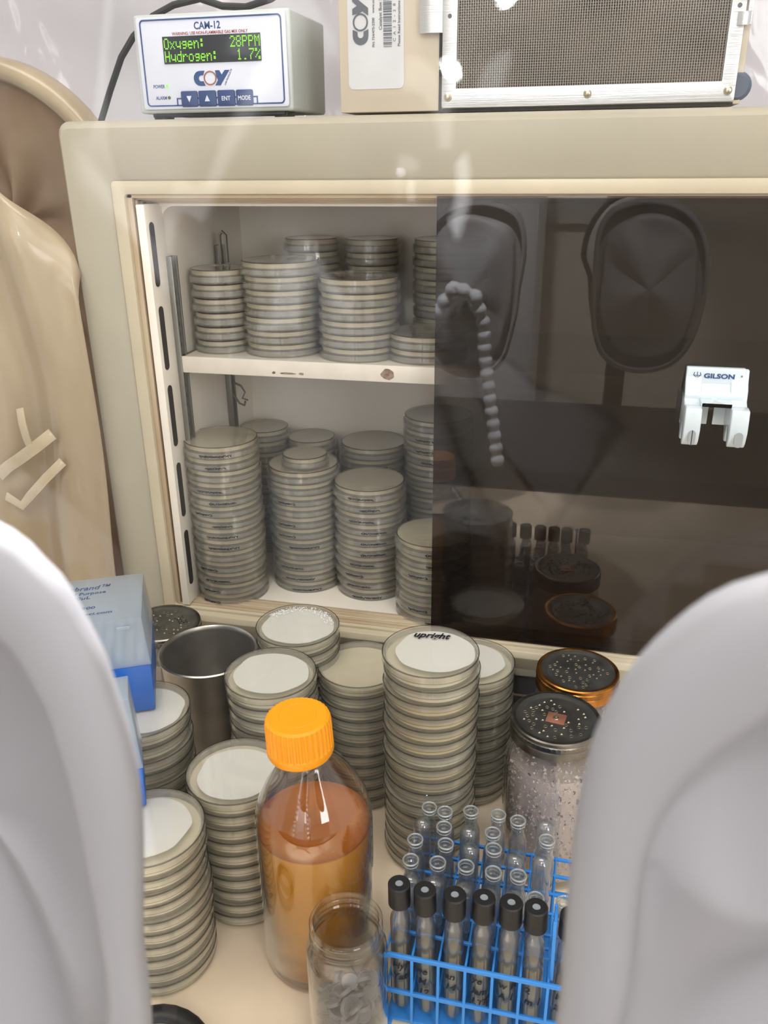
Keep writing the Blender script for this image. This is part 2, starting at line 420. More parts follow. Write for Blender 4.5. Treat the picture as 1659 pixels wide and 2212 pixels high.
# side profile lobes at both ends, joined by a hollow roof
def arm(x0, x1):
    # (y,z) outline : back plate to hook lobe
    pts = [(0,484),(-6,484),(-10,472),(-15,466),(-17,456),(-24,452),(-30,454),(-40,453),(-42,444),(-43,432),(-40,421),(-36,416),(-32,418),(-27,428),(-24,434),(-22,424),(-18,416),(-13,416),(-9,424),(-4,430),(0,430)]
    return MB().prism(pts, x0, x1, plane='yz')
for x0, x1, nm in ((-27,-12,'arm'), (14,30,'arm')):
    put(nm, arm(x0, x1).mesh('arm', M_gilson, bevel=1.4, seg=3), hd)
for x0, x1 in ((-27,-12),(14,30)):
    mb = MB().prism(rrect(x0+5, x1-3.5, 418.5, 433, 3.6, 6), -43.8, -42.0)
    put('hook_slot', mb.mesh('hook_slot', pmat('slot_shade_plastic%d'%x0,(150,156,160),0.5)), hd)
mb = MB().prism([(0,485),(-8,485),(-9,470),(-17,461),(-17,455),(-12,455),(0,460)], -27, 27, plane='yz')
put('front_block', mb.mesh('front_block', M_gilson, bevel=1.6, seg=3), hd)
mb = MB().prism([(-13,458),(-13,452),(-8,456.5),(0,458.5),(8,456.5),(15,452),(15,458)], -34, -14)
put('arch', mb.mesh('arch', M_gilson, bevel=.8), hd)
put('back_plate', MB().box(-27,-1.5,-3,0,428,470).box(3.5,28,-3,0,428,470).mesh('back_plate', M_gilson, bevel=.6), hd)
mb = MB(); text_on_front(mb, 'GILSON', -11, -8.9, 475.4, 6.2, bold=0.22, xs=1.28, ext=0.3)
text_on_front(mb, '®', 22.4, -8.9, 477.5, 2.2, ext=0.3)
for x0,z0,x1,z1 in ((-17,473,-17,481),(-20,477.6,-14,477.6),(-19.5,480.5,-20.5,477.6),(-14.5,480.5,-13.5,477.6),(-18.4,475.3,-15.6,475.3),(-20,477.6,-17,475),(-14,477.6,-17,475)):
    mb.tube([(x0,-8.6,z0),(x1,-8.6,z1)], 0.32, 4)
put('logo', mb.mesh('logo', M_blue, smooth=0), hd)

# ---------------------------------------------------------------- gas monitor on top
mon = thing('gas_monitor', 'pale grey oxygen and hydrogen monitor with green display on top of the incubator', 'gas monitor', (-379, 868, 712))
mb = MB(); mb.add([(-83,0,4.5),(83,0,4.5),(-80,-1,92.5),(84,-1,92.5),(-83,110,4.5),(83,110,4.5),(-80,110,92.5),(84,110,92.5)], [(0,1,3,2),(4,6,7,5),(0,4,5,1),(2,3,7,6),(0,2,6,4),(1,5,7,3)])
put('case', mb.mesh('case', M_case, bevel=3.0, seg=3), mon)
put('face_panel', MB().prism(rrect(-76, 80, 8, 89.6, 3), -3.2, -0.5).mesh('face_panel', M_panel, bevel=.4), mon)
put('border_line', ring_band(rrect(-72, 76, 10.5, 87.6, 4), rrect(-70.7, 74.7, 11.8, 86.3, 3), -3.7, -3.0).mesh('border_line', M_blue), mon)
put('foot_strip', MB().box(-72,-60,8,30,-1.5,5).box(60,74,8,30,-1.5,5).box(-72,72,6,14,1,5).mesh('foot_strip', M_black, bevel=.5), mon)
F = {'O':'0E11111111110E','x':'0000110A040A11','g':'00000F110F010E','e':'00000E111F100E','n':'00001619111111','H':'1111111F111111','d':'01010F1111110F','r':'00001619101010',
 'o':'00000E1111110E','2':'0E11010204081F','8':'0E11110E11110E','P':'1E11111E101010','M':'111B1515111111','1':'040C040404040E','.':'0000000000000C','7':'1F010204080808','%':'18190204081303',':':'000C0C000C0C00',' ':'0'*14,'y':'00001111110F01'}
disp = put('display', MB().box(-48.6, 54, -4.2, -2, 48.4, 72.3).mesh('display', M_lcd, bevel=.4), mon)
mb = MB(); cw, dw, dz = 6.35, 1.06, 1.38
for row, txt in ((0,'Oxygen:    28PPM'), (1,'Hydrogen:   1.7%')):
    for ci, ch in enumerate(txt):
        h = F.get(ch, '0'*14)
        for ry in range(7):
            bits = int(h[ry*2:ry*2+2], 16)
            for cx in range(5):
                if bits >> (4-cx) & 1:
                    x = -47 + ci*cw + cx*dw; z = 70.6 - row*11.2 - ry*dz
                    mb.box(x, x+.86, -4.5, -4.1, z-1.14, z)
put('display_text', mb.mesh('display_text', M_lcdg, smooth=0), disp)
def fit_text(mb, t, x0, x1, z0, h, **k):
    """capital height h, spanning x0..x1"""
    vs, fs = text_mesh(t, h/0.72, **k); u0 = min(v[0] for v in vs); u1 = max(v[0] for v in vs); f = (x1-x0)/(u1-u0)
    mb.add([(x0+(u-u0)*f, -3.3-w, z0+v) for u,v,w in vs], fs)
mb = MB(); fit_text(mb, 'CAM-12', -14, 13.6, 77.6, 6.4, bold=.2); put('title_lettering', mb.mesh('title_lettering', M_blue, smooth=0), mon)
mb = MB(); fit_text(mb, 'POWER', -63.4, -51, 27.2, 3.2, bold=.08); put('power_lettering', mb.mesh('power_lettering', M_blue, smooth=0), mon)
mb = MB(); fit_text(mb, 'ALARM', -62, -50, 16.8, 3.2, bold=.08); put('alarm_lettering', mb.mesh('alarm_lettering', M_blue, smooth=0), mon)
mb = MB(); fit_text(mb, 'WARNING: USE NON-FLAMMABLE GAS MIX ONLY', -38, 41.5, 73.2, 2.7, bold=.06)
put('red_lettering', mb.mesh('red_lettering', M_red, smooth=0), mon)
def coy(mb_b, mb_r, T, W2=1.0):
    """wide C, ring O, slanted Y in a 36 x 15 box; T maps (u,v)->3D"""
    def poly(pts, mb):
        n = len(pts); mb.add([T(u,v,.45) for u,v in pts]+[T(u,v,0) for u,v in pts], [tuple(range(n)), tuple(range(2*n-1,n-1,-1))]+[(i,(i+1)%n,n+(i+1)%n,n+i) for i in range(n)])
    # C : thick half stadium
    outer = [(11,14.5),(6,14.5)]+[(6+7.2*cos(radians(q))-0, 7.25+7.25*sin(radians(q))) for q in range(110,251,14)]+[(6,0),(11,0)]
    inner = [(9.2,4.4),(7,4.4)]+[(7+2.8*cos(radians(q)), 7.25+2.85*sin(radians(q))) for q in range(250,109,-14)]+[(7,10.1),(9.2,10.1)]
    poly(outer+inner, mb_b)
    n = 28
    for ro, ri, mb in ((7.0,5.7,mb_r),):
        vs = []; fs = []
        for i in range(n):
            a = 2*pi*i/n
            for r_,w in ((ro,.5),(ri,.5),(ro,0),(ri,0)): vs.append(T(16.6+r_*cos(a), 7.25+r_*sin(a), w))
        for i in range(n):
            j = (i+1)%n; fs += [(4*i,4*j,4*j+1,4*i+1),(4*i,4*i+2,4*j+2,4*j),(4*i+1,4*j+1,4*j+3,4*i+3)]
        mb.add(vs, fs)
    poly([(22.5,14.5),(27,14.5),(29.4,10.2),(33,14.5),(38,14.5),(27.4,0),(21.6,0),(25,5.2),(23.6,8.4)], mb_b)
mb_b, mb_r = MB(), MB()
coy(mb_b, mb_r, lambda u,v,w: (-17.5+u*.98, -3.2-w, 28.2+v*.92))
vs, fs = text_mesh('LAB PRODUCTS', 2.3, bold=.03)
mb_b.add([(14.5+u*.5-v*.84, -3.3-w, 28+u*.84+v*.5) for u,v,w in vs], fs)
put('logo', mb_b.mesh('logo_letters', M_blue, smooth=0), mon); put('logo_ring', mb_r.mesh('logo_ring', M_brownring, smooth=0), mon)
for (x0, x1), t in zip(((-33.7,-16),(-14.8,4),(5.6,24),(25.4,43)), ('▼','▲','ENT','MODE')):
    b = put('button', MB().prism(rrect(x0, x1, 9.6, 23.9, 1.6), -5.0, -3).mesh('button', M_navyb, bevel=.5), mon)
    mb = MB(); xm = (x0+x1)/2
    if t in '▼▲':
        sgn = -1 if t == '▼' else 1
        mb.prism([(xm-2.7,16.8-2.6*sgn),(xm+2.7,16.8-2.6*sgn),(xm,16.8+3*sgn)], -5.4, -5.0)
    else:
        fit_text(mb, t, xm-(4.6 if t == 'ENT' else 6.6), xm+(4.6 if t == 'ENT' else 6.6), 14.6, 4.0, bold=.1); mb.xf(lambda v: Vector((v.x, v.y-1.9, v.z)))
    put('button_legend', mb.mesh('button_legend', M_panel, smooth=0), b)
mb = MB()
for x0,x1 in ((-38,-33.7),(-16,-14.8),(4,5.6),(24,25.4),(43,46.5)): mb.box(x0,x1,-3.7,-3.1,16.8,18)
mb.box(-39.2,-38,-3.7,-3.1,10.5,18); mb.box(46.5,47.7,-3.7,-3.1,10.5,18)
put('circuit_line', mb.mesh('circuit_line', M_blue, smooth=0), mon)
put('power_light', MB().lathe([(0,0),(1.8,0),(1.5,1),(0,1.3)], 14, (-48.4,-3,28.8), axis='y').mesh('power_light', M_led), mon)
put('alarm_light', MB().lathe([(0,0),(1.7,0),(1.3,1),(0,1.2)], 14, (-47.4,-3,18.4), axis='y').mesh('alarm_light', M_ledoff), mon)
# cable
cb = MB().tube([(-566,960,700),(-560,958,716),(-543,955,745),(-524,955,778),(-508,958,798),(-484,962,817),(-460,965,827),(-430,968,832),(-405,968,824),(-378,968,822),(-350,968,828),(-320,968,842)], 3.6, 10).mesh('cable', M_rubber)
c = thing('power_cable', 'black cable looping behind the gas monitor', 'cable', me=cb)

# ---------------------------------------------------------------- catalyst box
cat = thing('catalyst_box', 'cream metal catalyst box with a wire mesh front on top of the incubator', 'catalyst box', (0, 866, 711))
mb = MB(); mb.box(-247, 118, 0, 190, 2, 230)
put('case', mb.mesh('case', M_cat, bevel=1.2), cat)
put('paper_label', MB().prism(rrect(-238,-184,22,215,5), -0.6, 0.1).mesh('paper_label', M_label), cat)
# rotated text: reading direction is +z, letter-up is -x
mb = MB()
def vtext(s, x, z, size, **k):
    vs, fs = text_mesh(s, size, **k); mb.add([(x-v, -0.8-w, z+u) for u,v,w in vs], fs)
vtext('PH: 734/475-2200    www.coylab.com', -212, 57, 3.3, bold=.05)
vtext('Catalyst Box S/N', -205, 71, 3.9, bold=.06, xs=1.12)
vtext('C  A  1  2  -  2  8', -191.8, 61, 3.6, xs=1.22)
vtext('Please Read Instructions Before', -187.5, 57, 3.4, bold=.05, xs=1.1)
rb = random.Random(3); z = 57
while z < 108:
    w = rb.choice((.45,.45,.8,1.3)); mb.box(-203.5,-195.5,-1.0,-.6,z,z+w); z += w+rb.choice((.5,.6,1.0))
vs, fs = text_mesh('LAB PRODUCTS', 3.4, bold=.03)
mb.add([(-221+ -v*.5-u*.8*-1*.0 + (-.62)*u*-0 + -.5*0 + (u*-.55), -0.8-w, 98+u*.83 -v*.55) for u,v,w in vs], fs)
coy(mb, mb, lambda u,v,w: (-233+ (14.5-v)*1.04, -0.7-w, 60.5+u*1.05))
put('label_print', mb.mesh('label_print', M_grey, smooth=0), cat)
# aluminium front plate
pl = ring_band(rrect(-147,112,4,225,2), rrect(-133.5,100,20,215,0.5), -5, -1.2)
put('front_plate', pl.mesh('front_plate', M_alu, bevel=.3), cat)
put('side_gap', MB().box(-150.5,-147.5,-1.0,.5,2,225).box(-147,112,-1.0,.5,0.5,3.5).mesh('side_gap', M_slot), cat)
mb = MB(); st = 2.15
x = -133; i = 0
while x < 100.5:
    mb.add([(x,-2.6,19),(x+.5,-2.6,19),(x+.5,-2.6,216),(x,-2.6,216),(x,-2.0,19),(x+.5,-2.0,19),(x+.5,-2.0,216),(x,-2.0,216)], [(0,1,2,3),(0,3,7,4),(1,5,6,2)]); x += st
z = 20
while z < 216:
    # woven: wires run over and under
    vs = []; nx = 108
    for k in range(nx+1):
        xx = -134+235*k/nx; yy = -2.3 + (.75 if (k+i)%2 else -.75)
        vs += [(xx,yy,z),(xx,yy,z+.5)]
    fs = [(2*k,2*k+2,2*k+3,2*k+1) for k in range(nx)]
    mb.add(vs, fs); z += st; i += 1
mm_ = put('wire_screen', mb.mesh('wire_screen', M_mesh, smooth=0), cat)
put('screen_backing', MB().box(-134,101,-.9,-.2,19,216).mesh('screen_backing', pmat('mottled_dark_filter',(120,104,92),0.8,col2=(62,52,48),nscale=16)), cat)
for bx, bz in ((-141,13),(-13.5,13),(106,12.5)):
    b = put('bolt', MB().lathe([(0,0),(3.6,0),(3.6,1.8),(2.4,2.6),(2.2,4.2),(1.0,4.6),(0,4.6)], 6 if 0 else 14, (bx,-5,bz), axis='y').mesh('bolt', M_bolt), cat)
for bx, bz in ((-140.5,79),(106.5,77)):
    put('screw_hole', MB().lathe([(0,0),(1.9,0),(1.9,.3),(0,.3)], 14, (bx,-5.05,bz), axis='y').mesh('screw_hole', M_grey), cat)
mb = MB().prism([(-7,0),(-9.5,5),(-8.5,11),(-7,19),(-5.5,22)]+[(-4.2,22),(-5.8,18.5),(-7.2,10.5),(-8,5),(-5.5,0)], 68, 98, plane='yz')
mb.xf(lambda v: Vector((-168+v.y*1.0, v.x-.0, v.z)) if False else v)
# curved latch plates
def latch(x0, x1, z0, z1):
    mb = MB(); n = 8; vs = []
    for k in range(n+1):
        t = k/n; x = x0+(x1-x0)*t; y = -6 - 2.6*sin(pi*t)
        vs += [(x,y,z0),(x,y,z1),(x,y+1.1,z0),(x,y+1.1,z1)]
    fs = []
    for k in range(n):
        b = 4*k; fs += [(b,b+4,b+5,b+1),(b+2,b+3,b+7,b+6),(b,b+2,b+6,b+4),(b+1,b+5,b+7,b+3)]
    fs += [(0,1,3,2),(4*n,4*n+2,4*n+3,4*n+1)]
    return mb.add(vs, fs)
put('latch', latch(-168,-147,66,98).mesh('latch', M_alu), cat)
put('latch', latch(106,117,62,72).mesh('latch', M_alu), cat); put('latch', latch(106,117,82,93).mesh('latch', M_alu), cat)
put('latch_spine', MB().box(113.5,117.5,-6.5,-5,62,93).mesh('latch_spine', M_alu, bevel=.3), cat)
put('corner_knob', MB().lathe([(0,0),(11,0),(12,3),(12,9),(9,12),(0,12)], 18, (114,10,16), axis='y').mesh('corner_knob', pmat('slate_knob',(84,92,108),0.5)), cat)

# ---------------------------------------------------------------- petri dishes
def dish_meshes(r, hgt, tag_, agar, inverted, white_disc):
    rl, rb_ = r, r-2.2
    w = 1.3
    z0, z1 = 0, hgt-0.25
    if inverted:      # lid below, base turned over on it
        lid = [(0,0),(rl,0),(rl,7.6),(rl-w,7.6),(rl-w,w),(0,w)]
        base = [(0,z1),(rb_-3,z1),(rb_-2.4,z1+.2),(rb_,z1-.2),(rb_,w+.1),(rb_-w,w+.1),(rb_-w,z1-w),(0,z1-w)]
        ag = [(0,z1-w-.05),(rb_-w-.1,z1-w-.05),(rb_-w-.1,z1-w-4.6),(0,z1-w-4.6)]
    else:
        lid = [(0,z1),(rl-.6,z1),(rl,z1-.6),(rl,z1-7.4),(rl-w,z1-7.4),(rl-w,z1-w),(0,z1-w)]
        base = [(0,.2),(rb_-3,.2),(rb_-2,0),(rb_,.2),(rb_,z1-w-.1),(rb_-w,z1-w-.1),(rb_-w,w),(0,w)]
        ag = [(0,w+.05),(rb_-w-.1,w+.05),(rb_-w-.1,w+6.4),(rb_-w-1,w+6),(0,w+6)]
    n = 48
    out = {}
    out['lid'] = MB().lathe(lid, n).mesh('lid_'+tag_, M_dish, smooth=40)
    out['base'] = MB().lathe(base, n).mesh('base_'+tag_, M_dish, smooth=40)
    out['agar'] = MB().lathe(ag, n).mesh('agar_'+tag_, agar, smooth=40)
    zl = (7.6, z1-.1) if inverted else (z1-7.4, z1-.1)
    rim = MB(); rim.lathe([(rl+.06,zl[0]-.3),(rl+.2,zl[0]),(rl+.06,zl[0]+.3)], n)
    e = rl if not inverted else rb_
    rim.lathe([(e-.9,z1+.12),(e+.16,z1-.1),(e+.16,z1-.75),(e-.2,z1-.8)], n)
    out['rim'] = rim.mesh('rim_'+tag_, M_rim, smooth=60)
    return out
KD = {
 'F': dish_meshes(46.5,15,'front',M_agarF,False,True), 'Y': dish_meshes(46.5,15,'yellow',M_agarY,False,True),
 'I': dish_meshes(46.5,15,'incubator',M_agarI,True,False), 'D': dish_meshes(46.5,15,'dark',M_agarD,True,False),
 's': dish_meshes(35,15,'small',M_agarI,True,False), 't': dish_meshes(30.5,13,'tiny',M_agarI,True,False)}
ORD = ['topmost','second from the top','third from the top','fourth from the top','fifth from the top','sixth from the top','seventh from the top','eighth from the top','ninth from the top','tenth from the top','eleventh from the top','twelfth from the top','thirteenth from the top','fourteenth from the top','fifteenth from the top','lowest']
SCR = [scribble(random.Random(40+i), 46.5, 4.2, -pi/2-0.5+0.16*(i%4), 26+7*(i%3), 3.6, .42).mesh('handwriting_%d'%i, M_ink, smooth=0) for i in range(8)]
protos = {}
def dish_copy(kind, loc, rz, label, group, mark=None):
    if kind not in protos:
        root = bpy.data.objects.new('petri_dish', None); COL.objects.link(root)
        for k in ('base','agar','lid'):
            ch = put(k, KD[kind][k], root)
            if k == 'lid': put('rim', KD[kind]['rim'], ch)
        protos[kind] = root; o = root
    else:
        src = protos[kind]; o = src.copy(); COL.objects.link(o)
        for ch in [q for q in src.children if q.name.split('.')[0] in ('base','agar','lid')]:
            c_ = ch.copy(); COL.objects.link(c_); c_.parent = o
            for g in ch.children:
                g_ = g.copy(); COL.objects.link(g_); g_.parent = c_
    o.location = [v*S for v in loc]; o.rotation_euler = (0,0,rz)
    o['label'] = label; o['category'] = 'petri dish'; o['group'] = group
    if mark is not None:
        m_ = put('handwriting', SCR[mark], o); m_.rotation_euler = (0,0,-rz)
    return o
def stack(kind, x, y, z, n, where, jit=1.0, pitch=None, marks=0.0, lean=(0,0), seed=0):
    rn = random.Random(int(abs(x)*7+abs(y))+seed); ph = pitch or (13 if kind == 't' else 15)
    last = None
    for i in range(n):
        k = n-1-i
        ordn = 'lowest' if (k == n-1 and n > 1) else ORD[min(k,15)]
        if n == 1: lab = 'clear petri dish '+where
        else: lab = 'petri dish, %s in %s' % (ordn, where)
        dx, dy = rn.uniform(-jit,jit), rn.uniform(-jit,jit)
        mk = rn.randrange(8) if (rn.random() < marks and kind in 'IDFY') else None
        last = dish_copy(kind if not isinstance(kind, list) else kind[i], (x+dx+lean[0]*i, y+dy+lean[1]*i, z+i*ph), rn.uniform(-.5,.5) if mk is not None else rn.uniform(0,6.28), lab, 'petri dishes stacked in '+where if n > 1 else 'single petri dishes', mk)
    return last
# inside the incubator, bottom
stack('I', -420, 899, 152, 14, 'the tall left front incubator stack', marks=.8)
stack('I', -334, 953, 152, 11, 'the second front incubator stack', marks=.7)
stack('t', -331, 952, 152+165, 1, 'small and single on top of the second front incubator stack', jit=.2)
stack('I', -246, 950, 152, 10, 'the third front incubator stack', marks=.8)
stack('I', -156, 905, 152, 7, 'the short stack at the dark door edge', marks=.9)
stack('s', -421, 1045, 152, 12, 'the narrow incubator stack at the back left', jit=.8)
stack('s', -357, 1060, 152, 11, 'the narrow stack behind the second front incubator stack')
stack('I', -268, 1056, 152, 11, 'the stack behind the third front incubator stack', marks=.5)
stack('I', -176, 1050, 152, 14, 'the tall back stack beside the dark door', marks=.6)
# upper shelf
stack('s', -419, 935, 462.2, 6, 'the narrow leftmost shelf stack', pitch=16)
stack('I', -345, 940, 462.2, 7, 'the second shelf stack from the left')
stack('s', -340, 1045, 462.2, 8, 'the narrow stack behind the second shelf stack')
stack('I', -250, 932, 462.2, 6, 'the third shelf stack from the left')
stack('s', -262, 1045, 462.2, 8, 'the narrow tall stack behind the third shelf stack')
stack('I', -172, 936, 462.2, 2, 'the low pile of two on the shelf')
stack('I', -165, 1050, 462.2, 8, 'the rear shelf stack at the right')
# on the chamber floor
def white_disc(dish, seed, r=37, offx=3, offy=0, fillz=13.3):  # flat white disc with an uneven edge, just under the lid
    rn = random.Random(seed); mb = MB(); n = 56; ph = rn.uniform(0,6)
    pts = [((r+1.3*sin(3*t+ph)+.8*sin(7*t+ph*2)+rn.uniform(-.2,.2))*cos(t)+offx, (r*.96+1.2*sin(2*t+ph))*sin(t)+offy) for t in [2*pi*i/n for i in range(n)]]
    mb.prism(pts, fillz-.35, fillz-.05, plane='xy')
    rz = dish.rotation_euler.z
    f = put('surface_film', mb.mesh('surface_film', M_lidfilm), dish); f.rotation_euler.z = -rz
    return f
t_ = stack('F', -281, 571, 0, 10, 'the stack left of the orange-capped bottle', marks=0); white_disc(t_, 1, 37, 2, -3)
t_ = stack('F', -326, 487, 0, 10, 'the stack nearest the left glove sleeve', marks=0, jit=1.4); white_disc(t_, 2, 36, -2, 0)
t_ = stack('F', -279, 667, 0, 13, 'the stack just behind the orange cap', marks=0); white_disc(t_, 3, 38, 0, 1)
t_ = stack('F', -283, 761, 0, 13, 'the rear stack by the incubator sill'); fz = white_disc(t_, 4, 40, 0, 0)
stack('F', -207, 745, 0, 11, 'the stack between orange cap and tallest stack')
t_ = stack('F', -390, 601, 0, 12, 'the stack under the big tip box'); white_disc(t_, 6, 36, 6, 0)
t_ = stack(['F','F','F','Y','Y','F','F','Y','Y','F','Y','Y','Y','F','F','F'], -116, 671, 0, 16, 'the tallest floor stack behind the tube rack', jit=1.3) if False else None
def mixed(x, y, seq, where, seed, jit=1.2):
    rn = random.Random(seed); last = None; n = len(seq)
    for i, kd in enumerate(seq):
        k = n-1-i; ordn = 'lowest' if k == n-1 else ORD[min(k,15)]
        last = dish_copy(kd, (x+rn.uniform(-jit,jit), y+rn.uniform(-jit,jit), i*15), rn.uniform(0,6), 'petri dish, %s in %s' % (ordn, where), 'petri dishes stacked in '+where)
    return last
up_ = mixed(-116, 671, 'FFFFYFFYYFYYYYFF', 'the tallest floor stack, behind the tube rack', 9)
white_disc(up_, 7, 38, 4, 2)
vs, fs = text_mesh('upright', 13.5, shear=.35, ext=.3, bold=.32)
hw = put('handwriting', MB().add([(u*.9-20, v+22, 14.95+w) for u,v,w in vs], fs).mesh('handwriting_upright', M_ink, smooth=0), up_)
hw.rotation_euler.z = -up_.rotation_euler.z + radians(4)
up_['label'] = 'clear petri dish marked upright in black, topmost of the tallest floor stack'
t_ = stack('F', -88, 778, 0, 11, 'the stack behind the tallest floor stack'); white_disc(t_, 8, 37, -3, 2)
# beads of water under the lid of the rear dish
mb = MB(); rn = random.Random(5)
for i in range(260):
    a_ = rn.uniform(.15, pi-.3); q = 28+12*rn.random()**.7; rr_ = rn.uniform(.35,.75)
    x, y = q*cos(a_), q*sin(a_)
    if y < 8: continue
    mb.lathe([(0,0),(rr_,0),(rr_*.7,rr_*.6),(0,rr_*.8)], 6, (x,y,14.9))
top640 = [o for o in bpy.data.objects if o.get('label','').startswith('petri dish, topmost in the rear stack by the incubator')][0]
bd = put('water_beads', mb.mesh('water_beads', M_bead, smooth=60), top640); bd.rotation_euler.z = -top640.rotation_euler.z; bd['kind'] = 'stuff'

# ---------------------------------------------------------------- orange capped bottle
bt = thing('media_bottle', 'large glass bottle of amber liquid with a ribbed orange screw cap', 'bottle', (-191, 526, 0))
prof = [(0,4),(40,1.5),(46,0),(49.5,3),(50.5,8),(50.5,150),(49.5,162),(46,175),(39,190),(30,204),(22,214),(18.5,220),(17.5,226),(17.5,238)]
inn = [(16,238),(16,226),(16.8,219),(20.5,212),(28.5,202),(37.5,188),(44.5,173),(48,160),(49,149),(49,9),(45,4.5),(0,6)]
put('glass_body', MB().lathe(prof+inn, 64).mesh('glass_body', M_glass, smooth=45), bt)
lq = [(0,7),(45,5.6),(48.2,10),(48.7,148)]
lo = put('amber_liquid', MB().lathe(lq, 64).mesh('amber_liquid', M_broth, smooth=45), bt)
put('liquid_surface', MB().lathe([(0,147.6),(47,147.6),(48.8,149.2),(48.8,148)], 64).mesh('liquid_surface', M_brothtop), bt)
capp = [(0,262),(23.5,262),(25.6,260.5),(26.2,257),(26.6,236),(27.4,235),(27.6,230),(26.8,228),(24,228),(24,236),(19,236)]
cp = put('screw_cap', MB().lathe(capp, 144, mod=lambda j,i: (0.75*(1 if (i%4) in (0,1) else -0.55) if j in (3,4) else (0.3*(1 if i%4 in (0,1) else -.5) if j == 2 else 0))).mesh('screw_cap', M_orange, smooth=30), bt)
mb = MB()
for s_, a0 in (('GL 45', 0.9), ('MAX 140 C', -2.2)):
    vs, fs = text_mesh(s_, 5)
    mb.add([((17+v)*cos(a0-u/17), (17+v)*sin(a0-u/17), 262.1+w) for u,v,w in vs], fs)
mb = MB().lathe([(15,262),(15.3,262.35),(15.6,262)], 48)
put('raised_ring', mb.mesh('raised_ring', M_orange), cp)
cp.rotation_euler = (radians(1.5), radians(-1.5), 0)
mb = MB(); rn = random.Random(12)
for i in range(60):
    a_ = rn.uniform(-pi, 0); t = rn.random(); z = 178+40*t; rad = 45.0-(z-174)*.62 - 1.2
    rr_ = rn.uniform(.2,.4); mb.lathe([(0,0),(rr_,0),(rr_*.6,rr_*.6),(0,rr_*.8)], 6, ((rad+1.6)*cos(a_), (rad+1.6)*sin(a_), z))
put('surface_film', mb.mesh('bottle_condensation', M_glass), bt)['kind'] = 'stuff'

# ---------------------------------------------------------------- stainless cup
cup = thing('metal_cup', 'empty stainless steel beaker cup with rolled rim behind the blue tip box', 'cup', (-374, 720, 0))
pr = [(0,0),(36,0),(39,3),(52,170),(54,172.5),(54.3,174.5),(52.5,175.5),(51,174),(50.6,170),(37.8,5),(35,2.5),(0,2.5)]
put('cup_body', MB().lathe(pr, 64).mesh('cup_body', M_steel, smooth=50), cup)

